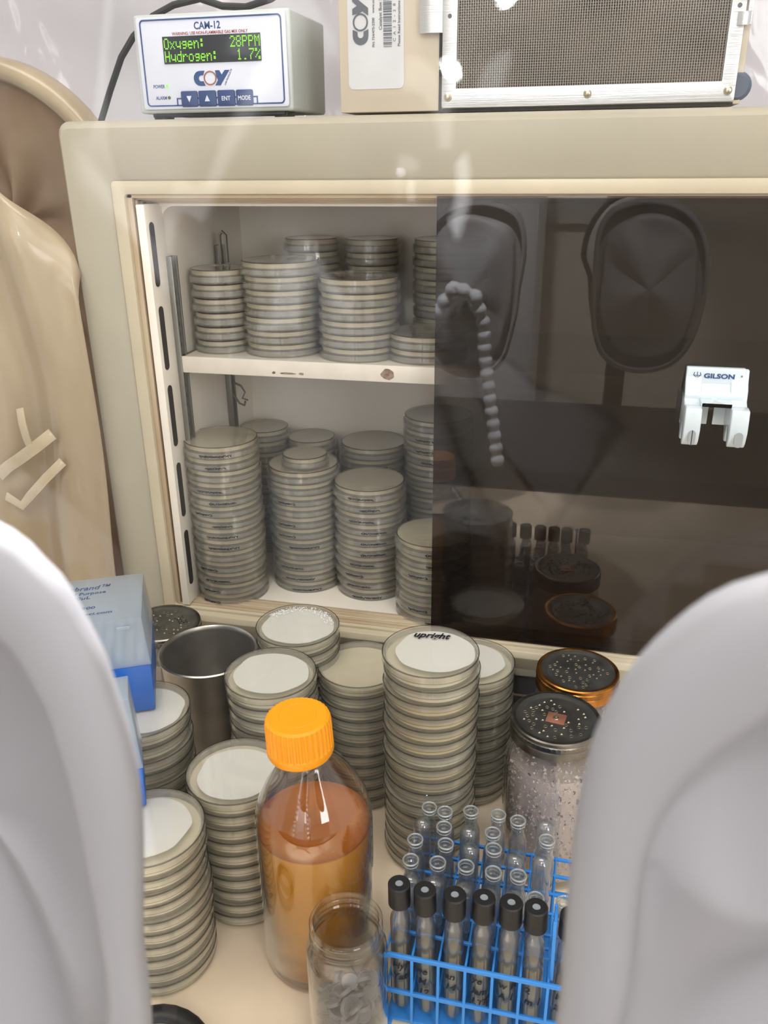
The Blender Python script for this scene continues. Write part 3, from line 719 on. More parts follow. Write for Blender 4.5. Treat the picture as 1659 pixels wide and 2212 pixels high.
# ---------------------------------------------------------------- mason jars
def mason(nm, label, x, y, h, bandm, group=None, copper=False, seed=1, grit=True, rz=0):
    t = thing(nm, label, 'jar', (x,y,0), rz)
    hb = h-18
    out = [(0,3),(38,1),(44,2),(47,8),(47.2,hb-42),(46,hb-30),(42.5,hb-12),(40.5,hb-4),(40,h-2)]
    inn_ = [(37.8,h-2),(38.2,hb-4),(40,hb-12),(43.6,hb-30),(44.8,hb-42),(44.6,8),(40,5),(0,5)]
    put('glass_body', MB().lathe(out+inn_, 56).mesh(nm+'_glass', M_glass, smooth=45), t)
    bp_ = [(38.5,h+.3),(41.6,h+.4),(43,h-.6),(43.3,h-3),(42.6,h-4),(43.3,h-5),(43.3,h-9),(42.6,h-10.5),(43.2,h-12),(43.6,h-15.5),(44,h-18),(43.2,h-18),(42,h-12),(41.6,h-3),(38.5,h-.5)]
    put('screw_band', MB().lathe(bp_, 120, mod=lambda j,i: (.45 if i%2 else -.2) if j in (5,6) else 0, close=True).mesh(nm+'_band', bandm, smooth=30), t)
    ld = MB().lathe([(0,h-2.0),(32,h-2.0),(35,h-1.2),(38.5,h-.1),(39.4,h-.1),(39.4,h-1.4),(0,h-3.4)], 56)
    l_ = put('flat_lid', ld.mesh(nm+'_lid', M_lid, smooth=50), t)
    rn = random.Random(seed); pts = []
    for _ in range(900):
        a_ = rn.uniform(0,2*pi); q = 31*math.sqrt(rn.random()); c_ = (q*cos(a_), q*sin(a_))
        if copper and abs(c_[0]) < 10 and abs(c_[1]) < 10: continue
        if all((c_[0]-e[0])**2+(c_[1]-e[1])**2 > 24 for e in pts): pts.append(c_)
        if len(pts) >= 44: break
    hm, bm_ = MB(), MB()
    for i,(cx,cy) in enumerate(pts):
        if i % 2: hm.lathe([(0,h-1.9),(1.3,h-1.9),(1.3,h-1.8),(0,h-1.8)], 10, (cx,cy,0)); bm_.lathe([(1.25,h-2),(1.6,h-1.3),(1.9,h-2)], 10, (cx,cy,0), mi=0)
        else: bm_.add([(cx-1.3,cy-.9,h-1.9),(cx+1.4,cy-.6,h-1.9),(cx+.9,cy+1.2,h-1.9),(cx-1,cy+.9,h-1.9),(cx,cy,h-.6)], [(0,1,4),(1,2,4),(2,3,4),(3,0,4)])
    put('punched_holes', hm.mesh(nm+'_holes', M_hole), l_); put('burrs', bm_.mesh(nm+'_burrs', M_burr, smooth=0), l_)
    if copper:
        c1 = put('copper_square', MB().box(-9,9,-8,8,h-2,h-1.2).mesh('copper_square', M_copper, bevel=.3), t); c1.rotation_euler.z = radians(-20)
        put('screw', MB().lathe([(0,h-1.2),(3,h-1.2),(2.6,h-.2),(1.2,h-.2),(1.0,h-.8),(0,h-.8)], 16).mesh('lid_screw', M_bolt), c1)
    # handwriting on lid
    rs = random.Random(seed+5); sm = MB()
    for q in range(3):
        pts2 = [(-14+i*1.5+rs.uniform(-.6,.6), -16-4*q+2.2*sin(i*1.7+q)*rs.uniform(.3,1), h-1.75) for i in range(14)]
        sm.tube(pts2, .28, 4)
    if copper: sm.xf(lambda v: Vector((v.x+22, v.y+2, v.z)))
    put('handwriting', sm.mesh(nm+'_ink', M_ink, smooth=0), l_)
    if grit:
        g = MB(); rg = random.Random(seed+9); top = h-45
        g.lathe([(0,6),(42,6),(42.2,top),(0,top)], 40, mi=2)
        for i in range(2600):
            a_ = rg.uniform(0,2*pi); z_ = rg.uniform(7,top+2); q = 42.4+rg.uniform(-.4,.5)
            if i % 9 == 0: q = 42*math.sqrt(rg.random()); z_ = top+rg.uniform(0,2.5)
            s_ = rg.uniform(1.0,2.5)
            c_ = Vector((q*cos(a_), q*sin(a_), z_))
            vs = [c_+Vector((rg.uniform(-1,1),rg.uniform(-1,1),rg.uniform(-1,1))).normalized()*s_ for _ in range(5)]
            vs = [Vector((v.x*44.2/max(44.2,(v.x**2+v.y**2)**.5), v.y*44.2/max(44.2,(v.x**2+v.y**2)**.5), v.z)) for v in vs]
            g.add(vs, [(0,1,2),(0,2,3),(0,3,4),(0,4,1),(1,2,3),(1,3,4)], 1 if rg.random() < .07 else 0)
        gr = put('grit', g.mesh(nm+'_grit', [M_grit, M_gritd, M_gritm], smooth=0), t); gr['kind'] = 'stuff'
    return t
mason('mason_jar', 'glass jar of pinkish grit under a grey perforated lid with a copper square', 5, 681, 175, M_tin, copper=True, seed=3, rz=.2)
mason('mason_jar', 'jar with a brass-coloured band and perforated lid against the incubator sill', 24, 779, 168, M_gold, seed=8, rz=.5)
mason('mason_jar', 'jar with a dark perforated lid behind the metal cup and the tip box', -458, 778, 166, M_tin, seed=14, rz=2.4, grit=False)

# ---------------------------------------------------------------- pipette tip boxes
def tipbox(label, loc, rz, w, d, hb, hl, textual, seed=0):
    t = thing('tip_box', label, 'pipette tip box', loc, rz, 'frosted pipette tip boxes')
    put('blue_base', MB().add([(-w+1.5,1.5,0),(-1.5,1.5,0),(-w,0,hb),(0,0,hb),(-w+1.5,d-1.5,0),(-1.5,d-1.5,0),(-w,d,hb),(0,d,hb)], [(0,1,3,2),(4,6,7,5),(0,4,5,1),(2,3,7,6),(0,2,6,4),(1,5,7,3)]).mesh('tip_base', M_tipblue, bevel=1.6), t)
    # hollow lid with wall thickness
    mb = MB(); q = 1.3
    def fr(x0,x1,y0,y1,z): return [(x0,y0,z),(x1,y0,z),(x1,y1,z),(x0,y1,z)]
    rings = [fr(-w+q-.5,-q+.5,q-.5,d-q+.5,hb+.6), fr(-w-.5,.5,-.5,d+.5,hb+.6), fr(-w-.5,.5,-.5,d+.5,hb+3), fr(-w,0,0,d,hb+4), fr(-w+3,-3,3,d-3,hb+hl), ]
    vs = [v for r_ in rings for v in r_]
    rin = [fr(-w+3+q,-3-q,3+q,d-3-q,hb+hl-q)]
    vs += rin[0]; fs = []
    for k in range(4):
        for i in range(4):
            j = (i+1)%4; fs.append((4*k+i,4*k+j,4*k+4+j,4*k+4+i))
    fs.append((16,17,18,19)); fs.append((20,23,22,21))
    for i in range(4):
        j = (i+1)%4; fs.append((20+i,20+j,j,i))
    mb.add(vs, fs)
    l_ = put('frosted_lid', mb.mesh('tip_lid', M_tiplid, bevel=1.0), t)
    put('lid_catch', MB().box(-26,-14,-1.8,0,hb+hl-8,hb+hl-5).mesh('lid_catch', M_tiplid, bevel=.5), l_)
    # rack of tips: 8 x 12 tip tops in one field
    mb = MB(); nx, ny = int(w/10), int(d/10)-1
    mb.box(-w+4,-4,4,d-4,hb+.5,hb+2.5,1)
    for i in range(nx):
        for j in range(ny):
            mb.lathe([(3.3,hb+14),(3.3,hb+2.4),(2.5,hb+2.4),(2.5,hb+14)], 8, (-w+9+i*(w-18)/(nx-1), 9+j*(d-18)/(ny-1), 0), close=True)
    tt = put('tip_field', mb.mesh('tip_field', [M_tip, M_tipblue]), t)
    if textual:
        mb = MB(); zt = hb+hl+.15
        for s_, xr_, y_, hh, wd, sh_ in (('Fisherbrand™', -34, 72, 8.5, 60, .25), ('General Purpose', -38, 62, 5.6, 52, .1), ('1000µL', -52, 53, 5.6, 24, .1), ('02707500', -46, 32, 4.6, 34, .1), ('www.fishersci.com', -30, 20, 4.4, 62, .15)):
            vs, fs = text_mesh(s_, hh/.72, shear=sh_, ext=.1, bold=.08); u1 = max(v[0] for v in vs); u0 = min(v[0] for v in vs); f = wd/(u1-u0)
            mb.add([(xr_+(u-u1)*f, y_+v, zt+w_) for u,v,w_ in vs], fs)
        put('blue_lettering', mb.mesh('tip_text', M_blue, smooth=0), l_)
    return t
tipbox('frosted tip box with blue base and lettered lid, on top of a dish stack', (-373, 601, 180.2), radians(27), 118, 100, 52, 50, True)
tipbox('lower frosted tip box with blue base, showing beside the left sleeve', (-337, 508, 150.4), radians(30), 84, 42, 42, 70, False)

# ---------------------------------------------------------------- open jar of grey septa
gj = thing('open_jar', 'small open glass jar with threaded neck holding grey rubber septa', 'jar', (-143, 454, 0))
h = 125
out = [(0,2),(26,1),(31,2),(32.5,6),(32.5,92),(31.5,99),(28.8,104),(28.3,107),(29.4,108.5),(28.3,110.5),(28.3,112.5),(29.4,114.2),(28.3,116),(28.3,119),(29,121),(29,124),(28.2,125)]
inn_ = [(26,125),(25.8,119),(26,108),(27,103),(29.5,97),(30.3,91),(30.3,7),(27,4),(0,4)]
put('glass_body', MB().lathe(out+inn_, 64).mesh('small_jar_glass', M_glass, smooth=45), gj)
sep = MB().lathe([(0,-1.6),(6.4,-1.6),(6.8,-1.2),(6.8,1.2),(6.4,1.6),(5.2,1.6),(5.0,1.1),(0,1.1)], 22).mesh('septum', M_septum)
rn = random.Random(21); placed = []; first = None
tries = 0
while len(placed) < 100 and tries < 9000:
    tries += 1
    a_ = rn.uniform(0,2*pi); q = 22.6*math.sqrt(rn.random()); z_ = 12+ (44*rn.random() if len(placed) > 8 else 4)
    if z_ > 46 + 10*sin(a_*1.5+1): continue
    P = (q*cos(a_), q*sin(a_), z_)
    if all((P[0]-e[0])**2+(P[1]-e[1])**2+((P[2]-e[2])*1.15)**2 > 50 for e in placed):
        placed.append(P)
for P in placed:
    if first is None: o = first = bpy.data.objects.new('rubber_septum', sep)
    else: o = first.copy()
    COL.objects.link(o); o.location = ((P[0]-143)*S, (P[1]+454)*S, P[2]*S)
    o.rotation_euler = (rn.uniform(-1.2,1.2), rn.uniform(-1.2,1.2), rn.uniform(0,6))
    o['label'] = 'small grey rubber septum disc lying in the open glass jar'; o['category'] = 'septum'; o['group'] = 'grey rubber septa in the open jar'

# ---------------------------------------------------------------- tube rack
rk = thing('tube_rack', 'bright blue plastic wire rack holding glass culture tubes', 'test tube rack', (0,0,0))
cols = [-104+21.6*i for i in range(7)]; rows = [480, 503, 525, 546.5, 567.5, 588]
xe = [cols[0]-10.8+21.6*i for i in range(8)]; ye = [468, 491.5, 514, 535.7, 557, 577.8, 598]
def bar(mb, p0, p1, w=1.5, h=2.4):
    p0, p1 = Vector(p0), Vector(p1); t = (p1-p0).normalized(); a_ = t.cross(Vector((0,0,1)))
    if a_.length < .1: a_ = Vector((1,0,0))
    a_.normalize(); b_ = t.cross(a_)
    vs = []
    for P in (p0-t*.8, p1+t*.8): vs += [P+a_*w+b_*h*.8, P-a_*w+b_*h*.8, P-a_*w-b_*h*.8, P+a_*w-b_*h*.8]
    mb.add(vs, [(0,1,2,3),(7,6,5,4),(0,4,5,1),(1,5,6,2),(2,6,7,3),(3,7,4,0)])
for nm, z_ in (('upper_grid', 79), ('middle_grid', 38)):
    mb = MB()
    for y_ in (ye if nm == 'upper_grid' else (ye[0], ye[3], ye[6])): bar(mb, (xe[0],y_,z_), (xe[-1],y_,z_), 1.3, 2.6 if y_ == ye[0] else 1.8)
    for x_ in xe: bar(mb, (x_,ye[0],z_), (x_,ye[-1],z_), .9, 1.7)
    put(nm, mb.mesh(nm, M_rack, bevel=.5), rk)
mb = MB(); mb.box(xe[0],xe[-1],ye[0],ye[-1],2,5)
for x_ in (xe[0],xe[3],xe[-1]):
    for y_ in (ye[0],ye[-1]): mb.box(x_-5,x_+5,y_-4,y_+4,0,3)
put('base_tray', mb.mesh('base_tray', M_rack, bevel=.7), rk)
for x_ in xe:
    for y_ in (ye[0], ye[-1]):
        mb = MB(); bar(mb, (x_,y_,3), (x_,y_,80), 1.2, 1.5); put('upright_bar', mb.mesh('upright_bar', M_rack, bevel=.4), rk)
for x_ in (xe[0], xe[-1]):
    for y_ in ye[1:-1]:
        mb = MB(); bar(mb, (x_,y_,3), (x_,y_,80), 1.2, 1.5); put('upright_bar', mb.mesh('upright_bar_b', M_rack, bevel=.4), rk)
mb = MB()
xh = xe[6]
bar(mb, (xh+2,474,80), (xh+1,474,140), 1.4, 1.6); bar(mb, (xh+2,490,80), (xh+1,490,140), 1.2, 1.4)
for z_ in (100,118,139): bar(mb, (xh+1.5,474,z_), (xh+1.5,490,z_), 1.2, 1.4)
put('end_handle', mb.mesh('end_handle', M_rack, bevel=.4), rk)

def tube_profile(h=124):
    ro, ri = 8, 7
    bot = [(0,0)]+[(ro*sin(radians(q)), ro-ro*cos(radians(q))) for q in (20,40,60,80,90)]
    neck = [(ro,h-24),(7.4,h-20),(5.6,h-15),(5.3,h-11),(5.3,h-9),(6.5,h-8),(5.6,h-6.6),(5.6,h-5.6),(6.6,h-4.4),(5.6,h-3),(5.6,h-2),(6.3,h-1.4),(6.3,h)]
    inn = [(4.6,h),(4.2,h-3),(4.2,h-12),(4.6,h-16),(6.4,h-21),(ri,h-25),(ri,ro)]+[(ri*sin(radians(q)), ro-ri*cos(radians(q))) for q in (80,60,40,20)]+[(0,1)]
    return bot+neck+inn
TUBE = MB().lathe(tube_profile(), 28).mesh('tube_glass', M_glassT, smooth=50)
LIPM = MB().lathe([(6.4+.85*cos(radians(q)), 123.3+.85*sin(radians(q))) for q in range(0,360,45)], 28, close=True).lathe([(6.3+.5*cos(radians(q)), 119.6+.5*sin(radians(q))) for q in range(0,360,60)], 28, close=True).mesh('tube_lip', M_lip, smooth=80)
TUBEI = MB().lathe([(r_, 124-z_) for r_, z_ in tube_profile()], 28).mesh('tube_glass_inverted', M_glassT, smooth=50)
CAPM = MB().lathe([(3.3,137),(3.3,137.6),(8.1,137.6),(9,136.6),(9.1,117),(8.6,116.5),(7.6,117),(7.6,136)], 40).mesh('tube_cap', M_black, smooth=40)
SEPM = MB().lathe([(0,137.0),(3.1,137.0),(3.1,135.5),(0,135.5)], 20).mesh('cap_septum', M_capsept)
LIQM = MB().lathe([(0,1.3)]+[(6.8*sin(radians(q)), 8-6.8*cos(radians(q))) for q in (30,60,90)]+[(6.8,62),(0,62)], 24).mesh('tube_liquid', M_tubeliq, smooth=50)
FOAM = MB().lathe([(0,62.1),(6.7,62.1),(6.8,64),(6.8,75),(5.8,80),(3.5,82.5),(0,83)], 24).mesh('tube_scum', M_tubefoam, smooth=60)
WR = [('Hyp','Yatin s'),('ge','M','12'),('an','14'),('ye','Jam','LTE'),('w M','A 1'),('2','m 1'),('M','2')]
pos = ['leftmost','second from the left','third from the left','fourth from the left','fifth from the left','sixth from the left','rightmost']
for i, x_ in enumerate(cols):
    t = thing('culture_tube', 'black-capped tube of murky liquid, front row of the blue rack, '+pos[i], 'test tube', (x_,481,5.4), 0, 'capped culture tubes in the front row')
    put('glass_tube', TUBE, t); put('liquid', LIQM, t); put('scum', FOAM, t)
    c_ = put('screw_cap', CAPM, t); put('septum', SEPM, c_)
    mb = MB(); zz = 52
    for ln in WR[i]:
        wrap_text(mb, ln, 9.5, 8.05, zz, -pi/2-.8, shear=.2, ext=.12, bold=.22); zz -= 12
    put('handwriting', mb.mesh('tube_writing', M_ink, smooth=0), t)
    t.rotation_euler = (radians(R0.uniform(-1,1)), radians(R0.uniform(-1.5,1.5)), 0)
openp = {5:[0,2,4,5] , 4:[1,3,5], 3:[0,1,3], 2:[0,1,2,3,4], 1:[5,6]}
openp[5] = [0,1,2,3,4]; openp[4] = [1,3,5]
invp = {1:[0,1,2,3,4], 3:[2,4,5], 4:[0,2], 5:[5]}
rown = {1:'second row',2:'third row',3:'fourth row',4:'fifth row',5:'back row'}
for k, lst in openp.items():
    for j in lst:
        t = thing('culture_tube', 'open glass tube, %s of the blue rack, %s' % (rown[k], ['first','second','third','fourth','fifth','sixth','seventh'][j]+' column from left'), 'test tube', (cols[j]+R0.uniform(-1,1),rows[k]+R0.uniform(-1,1),5.4), 0, 'open empty culture tubes')
        put('glass_tube', TUBE, t); put('lip', LIPM, t); t.rotation_euler = (radians(R0.uniform(-1,2.5)), radians(R0.uniform(-2,2)), 0)
for k, lst in invp.items():
    for j in lst:
        t = thing('culture_tube', 'upside-down glass tube, %s of the blue rack, %s' % (rown[k], ['first','second','third','fourth','fifth','sixth','seventh'][j]+' column from left'), 'test tube', (cols[j],rows[k],5.4), 0, 'upside down culture tubes')
        put('glass_tube', TUBEI, t); t.rotation_euler = (radians(R0.uniform(-1,1)), radians(R0.uniform(-1.5,1.5)), 0)

# black loop handle at the lower left
mb = MB(); pts = [(38*cos(radians(q)), 30*sin(radians(q)), 0) for q in range(0,360,15)]
mb.tube(pts, 8.5, 10, closed=True, flat=.55)
thing('black_handle', 'black plastic loop handle on the floor at the foot of the left sleeve', 'handle', (-286,397,5), radians(-25), me=mb.mesh('black_handle', M_black, smooth=60))

# ---------------------------------------------------------------- glove sleeves on the front
def interp(poly, n):
    """closed Catmull-Rom through poly, resampled to n points"""
    m = len(poly); pts = []
    for i in range(m):
        p0,p1,p2,p3 = [Vector((*poly[(i+k-1)%m],0)) for k in range(4)]
        for s_ in range(12):
            t = s_/12
            q = 0.5*((2*p1)+(-p0+p2)*t+(2*p0-5*p1+4*p2-p3)*t*t+(-p0+3*p1-3*p2+p3)*t**3)
            pts.append((q.x,q.y))
    L = [0]
    for i in range(len(pts)): a_, b_ = pts[i], pts[(i+1)%len(pts)]; L.append(L[-1]+math.dist(a_,b_))
    out = []; j = 0
    for k in range(n):
        d = L[-1]*k/n
        while L[j+1] < d: j += 1
        a_, b_ = pts[j], pts[(j+1)%len(pts)]; f = (d-L[j])/max(1e-9,(L[j+1]-L[j]))
        out.append((a_[0]+(b_[0]-a_[0])*f, a_[1]+(b_[1]-a_[1])*f))
    return out
RO = [(7.7,455),(7.7,477.4),(7,508.2),(7,529.3),(8,545.9),(10.2,560),(16.6,576.6),(27.5,591.4),(39,598.4),(58,605),(88,609),(130,603),(170,575),(195,520),(200,450),(190,380),(165,335),(125,315),(80,315),(40,335),(20,370),(10,415)]
LO = [(-115.5,417.9),(-113.3,455),(-110.1,479.4),(-106.9,505.6),(-106.2,519.7),(-106.9,534.4),(-108.8,548.5),(-110.7,559.4),(-114.6,570.2),(-118.4,579.2),(-122.9,584.3),(-127.4,589.4),(-134.4,593.3),(-160,603),(-200,606),(-245,595),(-280,565),(-300,520),(-306,450),(-300,390),(-280,335),(-245,300),(-200,290),(-160,300),(-135,330),(-122,380)]
def cuff(O, cx, cz, name, label, seed, amp=30, y0=160, n=160, depth=0.7, folds=(3,.7,5,.2), mat=M_cuff, sgn=1):
    out = interp(O, n); rn = random.Random(seed)
    prof = [(.93,9),(.955,5),(.98,0),(.99,-5),(.975,-9),(.94,-11.5),(.90,-12),(.86,-10.5),(.83,-8),(.812,-2),(.80,8),(.785,14),(.75,17),(.68,22),(.60,29),(.5,38),(.38,47),(.25,54),(.12,58),(0.02,60)]
    vs = []; m = len(prof)
    ph = [rn.uniform(0,6.28) for _ in range(8)]
    for i,(x,z) in enumerate(out):
        t = 2*pi*i/n
        for k,(s_,dy) in enumerate(prof):
            ds = 0; dz = 0
            if .76 < s_ < .88: ds = .022*sin(3*t+ph[0])+.012*sin(7*t+ph[1])
            if s_ < .8:
                w_ = min(1, (.8-s_)/.25)
                c1 = abs(sin(folds[0]*.5*t+folds[1]))**.8; c2 = sin(folds[2]*t+ph[2])
                dz = w_*(-(1-c1)*amp*(s_**.6) + 9*c2*s_)
                ds += w_*.05*sin(4*t+ph[3])*s_
            s2 = s_+ds
            vs.append((cx+(x-cx)*s2, y0+sgn*(dy*depth+dz*.65), cz+(z-cz)*s2))
    fs = []
    for i in range(n):
        j = (i+1)%n
        for k in range(m-1): fs.append((i*m+k, j*m+k, j*m+k+1, i*m+k+1))
    fs.append(tuple(i*m+m-1 for i in range(n)))
    mb = MB().add(vs, fs)
    t = thing(name, label, 'glove sleeve', (0,0,0))
    ob = put('sleeve_cloth', mb.mesh(name, mat, smooth=70), t)
    so = ob.modifiers.new('thick','SOLIDIFY'); so.thickness = 0.0012; so.offset = 0
    # retaining ring the cloth is stretched over
    put('port_ring', MB().tube([(cx+(x-cx)*.93, y0+sgn*4, cz+(z-cz)*.93) for x,z in out], 1.8, 8, closed=True).mesh(name+'_ring', mat, smooth=60), t)
    return t, out
_, oR = cuff(RO, 102, 465, 'glove_sleeve', 'white glove sleeve stretched over the right front port', 3, folds=(3,2.35,5,.2))
tL, oL = cuff(LO, -205, 452, 'glove_sleeve', 'white glove sleeve stretched over the left front port', 8, amp=14, folds=(3,.35,5,.2))
def shrink(P, c_, s_): return [(c_[0]+(x-c_[0])*s_, c_[1]+(z-c_[1])*s_) for x,z in P]
arc = [(-297, 195, 129), (-292, 195, 222), (-283, 197, 294), (-272, 204, 364), (-251, 220, 425), (-222, 226, 467), (-187, 220, 451), (-172, 204, 401), (-169, 196, 345), (-156, 192, 257), (-143, 190, 177), (-136, 190, 132)]
L_ = 0; rad = []; fine = []
for k in range(len(arc)-1):
    for q in range(14): fine.append(tuple(Vector(arc[k]).lerp(Vector(arc[k+1]), q/14)))
for k in range(len(fine)):
    if k: L_ += (Vector(fine[k])-Vector(fine[k-1])).length
    rad.append(8+5*abs(sin(L_/24*pi)))
put('ribbed_cuff', MB().tube(fine, rad, 16).mesh('ribbed_cuff', pmat('white_ribbed',(236,238,244),0.35), smooth=60), tL)
# clear vinyl front sheet with openings for the two ports
def inside(x, z, P):
    c_ = False; n_ = len(P)
    for i in range(n_):
        x0,z0 = P[i]; x1,z1 = P[i-1]
        if (z0 > z) != (z1 > z) and x < (x1-x0)*(z-z0)/(z1-z0)+x0: c_ = not c_
    return c_
hR, hL = shrink(oR,(102,465),.985), shrink(oL,(-205,452),.985)
def sheet_y(x, z):
    w_ = min(1, max(0, (z-605)/130))
    return 167 + w_*60*max(0,(z-610))/300 + .75*((4+9*w_)*sin(x/52+z/110) + 3*w_*sin(z/24+x/38) + 5*w_*sin(x/17+1.7*sin(z/42)))
mb = MB(); vs = []; fs = []
def axis_pts(a0, a1, step, d0, d1, fine):
    o = []; v = a0
    while v < a1: o.append(v); v += fine if d0 <= v < d1 else step
    return o+[a1]
XS = axis_pts(-800, 700, 6.5, -85, 15, 1.6); ZS = axis_pts(0, 1150, 5.5, 625, 712, 1.6); NX, NZ = len(XS)-1, len(ZS)-1
for j in range(NZ+1):
    for i in range(NX+1):
        x = XS[i]; z = ZS[j]
        y = sheet_y(x,z)
        d2 = ((x+35)**2*1.3+(z-667)**2*.55)
        y += -8*math.exp(-d2/(2*7.0**2))
        d = min(min(math.dist((x,z),q) for q in oR[::4]), min(math.dist((x,z),q) for q in oL[::4]))
        if d < 30: y = 167+(y-167)*d/30
        vs.append((x,y,z))
for j in range(NZ):
    for i in range(NX):
        x = (XS[i]+XS[i+1])/2; z = (ZS[j]+ZS[j+1])/2
        if inside(x,z,hR) or inside(x,z,hL): continue
        q = j*(NX+1)+i; fs.append((q,q+1,q+NX+2,q+NX+1))
mb.add(vs, fs)
struct('window_1', mb.mesh('window_1', M_vinyl, smooth=180))

# beige sleeves of the side ports, left of the incubator
BO = [(-760+195*cos(radians(q)), 600+195*sin(radians(q))) for q in range(0,181,15)]+[(-955,z_) for z_ in (500,380,260,140,60)]+[(-930,12),(-850,2),(-760,0),(-670,2),(-590,12)]+[(-565,z_) for z_ in (60,140,260,380,500)]
def drape(O, cx, cz, y0, label, seed, mat, inner, bw=.90):
    out = interp(O, 120); rn = random.Random(seed); ph = [rn.uniform(0,6) for _ in range(4)]
    t = thing('side_sleeve', label, 'glove sleeve')
    prof = [(1.0,30),(1.0,8),(.99,0),(.95,-7),(bw,-6),(bw-.02,2),(bw-.025,14)]
    vs = []; m = len(prof)
    for i,(x,z) in enumerate(out):
        for k,(s_,dy) in enumerate(prof):
            q = 2*pi*i/120; s2 = s_+(.012*sin(5*q+ph[0]) if s_ < .96 else 0)
            vs.append((cx+(x-cx)*s2, y0+dy, cz+(z-cz)*s2))
    fs = [(i*m+k,((i+1)%120)*m+k,((i+1)%120)*m+k+1,i*m+k+1) for i in range(120) for k in range(m-1)]
    put('rolled_rim', MB().add(vs, fs).mesh('drape_rim', mat, smooth=70), t)
    prof2 = [(bw-.025,13),(bw-.1,18),(.6,32),(.4,46),(.2,55),(.02,58)]
    vs = []; m = len(prof2)
    for i,(x,z) in enumerate(out):
        for k,(s_,dy) in enumerate(prof2):
            q = 2*pi*i/120; w_ = (bw-s_)
            vs.append((cx+(x-cx)*s_, y0+dy+w_*(14*sin(6*q+ph[1])+9*sin(11*q+ph[2])), cz+(z-cz)*s_))
    fs = [(i*m+k,((i+1)%120)*m+k,((i+1)%120)*m+k+1,i*m+k+1) for i in range(120) for k in range(m-1)]
    fs.append(tuple(i*m+m-1 for i in range(120)))
    put('sleeve_cloth', MB().add(vs, fs).mesh('drape_cloth', inner, smooth=70), t)
    return t
drape(BO, -760, 600, 1000, 'beige arched sleeve port with brown lining behind the left edge of the incubator', 4, M_drape, M_brown)
# near hanging sheet of beige vinyl with vertical folds
mb = MB(); vs = []; fs = []; NX, NZ = 60, 70
def top_z(x):
    t = min(1, max(0, (-538-x)/320)); return 560 + 118*math.sin(min(pi/2, t*2.6))**.6
for j in range(NZ+1):
    for i in range(NX+1):
        x = -538-330*(1-i/NX); zt = top_z(x); z = zt*j/NZ
        y = 822 + 7*sin(x/13+.8*sin(z/90)) + 5*sin(x/31+z/140+1) + 4*sin(z/60+x/50) + (14*(1-math.cos(min(1,(j/NZ-.93)/.07)*pi/2)) if j/NZ > .93 else 0)
        vs.append((x,y,z))
for j in range(NZ):
    for i in range(NX):
        q = j*(NX+1)+i; fs.append((q,q+1,q+NX+2,q+NX+1))
so = thing('vinyl_drape', 'beige wrinkled vinyl drape hanging left of the incubator', 'drape', me=MB().add(vs,fs).mesh('vinyl_drape', M_drape, smooth=70))
mo = so.modifiers.new('t','SOLIDIFY'); mo.thickness = .0015
def strip(pts, w, label):
    mb = MB(); P = [Vector(p_) for p_ in pts]; vs = []
    for i, p_ in enumerate(P):
        t = (P[min(i+1,len(P)-1)]-P[max(i-1,0)]).normalized(); nn = t.cross(Vector((0,-1,0))).normalized()
        for sg in (-1,1): vs += [p_+nn*w*sg+Vector((0,-1,0)), p_+nn*w*sg+Vector((0,1,0))]
    fs = []
    for i in range(len(P)-1):
        b = 4*i; fs += [(b,b+4,b+6,b+2),(b+1,b+3,b+7,b+5),(b,b+1,b+5,b+4),(b+2,b+6,b+7,b+3)]
    fs += [(0,2,3,1),(4*len(P)-4,4*len(P)-3,4*len(P)-1,4*len(P)-2)]
    mb.add(vs, fs)
    thing('tape_strip', label, 'tape', me=mb.mesh('tape_strip', pmat('aged_clear_tape',(196,180,152),0.18,coat=.6,noise=.1,nscale=20), bevel=.3), group='tape strips on the beige drape')
strip([(-668,806,326),(-650,802,340),(-630,799,352),(-606,800,368),(-584,804,384)], 7, 'glossy tape strip running up across the beige drape')
strip([(-664,806,300),(-642,803,290),(-625,800,306),(-600,801,330),(-578,806,350)], 5.5, 'lower angled glossy tape strip on the beige drape')
strip([(-622,806,412),(-618,800,396),(-615,799,378),(-612,801,362)], 5, 'short upright glossy tape strip on the beige drape')

# ---------------------------------------------------------------- the lab around the chamber (behind the photographer)
W_lab = pmat('lab_paint', (214,206,190), 0.8)
struct('wall_front', MB().box(-2600,2600,-2060,-2000,-900,2400).mesh('wall_front', W_lab))
struct('ceiling', MB().box(-2600,2600,-2060,2360,2400,2440).mesh('ceiling', pmat('ceiling_paint',(225,222,215),0.9)))


bn = thing('added_dark_bench', 'unseen black topped bench added behind the photographer to darken reflections', 'bench', (0,0,-900))  # added so the lower part of the door mirrors something dark
put('bench_top', MB().box(-1100,1200,-900,-255,840,865).mesh('bench_top', M_black, bevel=3), bn)
put('cabinet', MB().box(-1080,1180,-880,-275,0,840).mesh('bench_cabinet', pmat('dark_cabinet',(40,34,34),0.5), bevel=2), bn)
put('mat', MB().box(-700,600,178,425,-19.9,-19).mesh('front_mat', M_black)).update_tag()  # added black sheet, meant to darken the foot of the door reflection
bpy.data.objects['mat']['label'] = 'unseen black mat added along the chamber front to darken the door reflection'; bpy.data.objects['mat']['category'] = 'mat'; bpy.data.objects['mat'].name = 'added_dark_mat'
cbn = thing('added_white_cabinet', 'unseen tall white cabinet added behind the bench to make a pale reflection', 'cabinet', (0,0,-900))  # added pale surface for the dark door to mirror
put('body', MB().box(-690,-180,-1900,-1400,0,2500).mesh('cab_body', pmat('cabinet_white',(226,228,232),0.4), bevel=6), cbn)
put('door', MB().box(-680,-190,-1398,-1380,60,2490).mesh('cab_door', MATS['cabinet_white'], bevel=4), cbn)
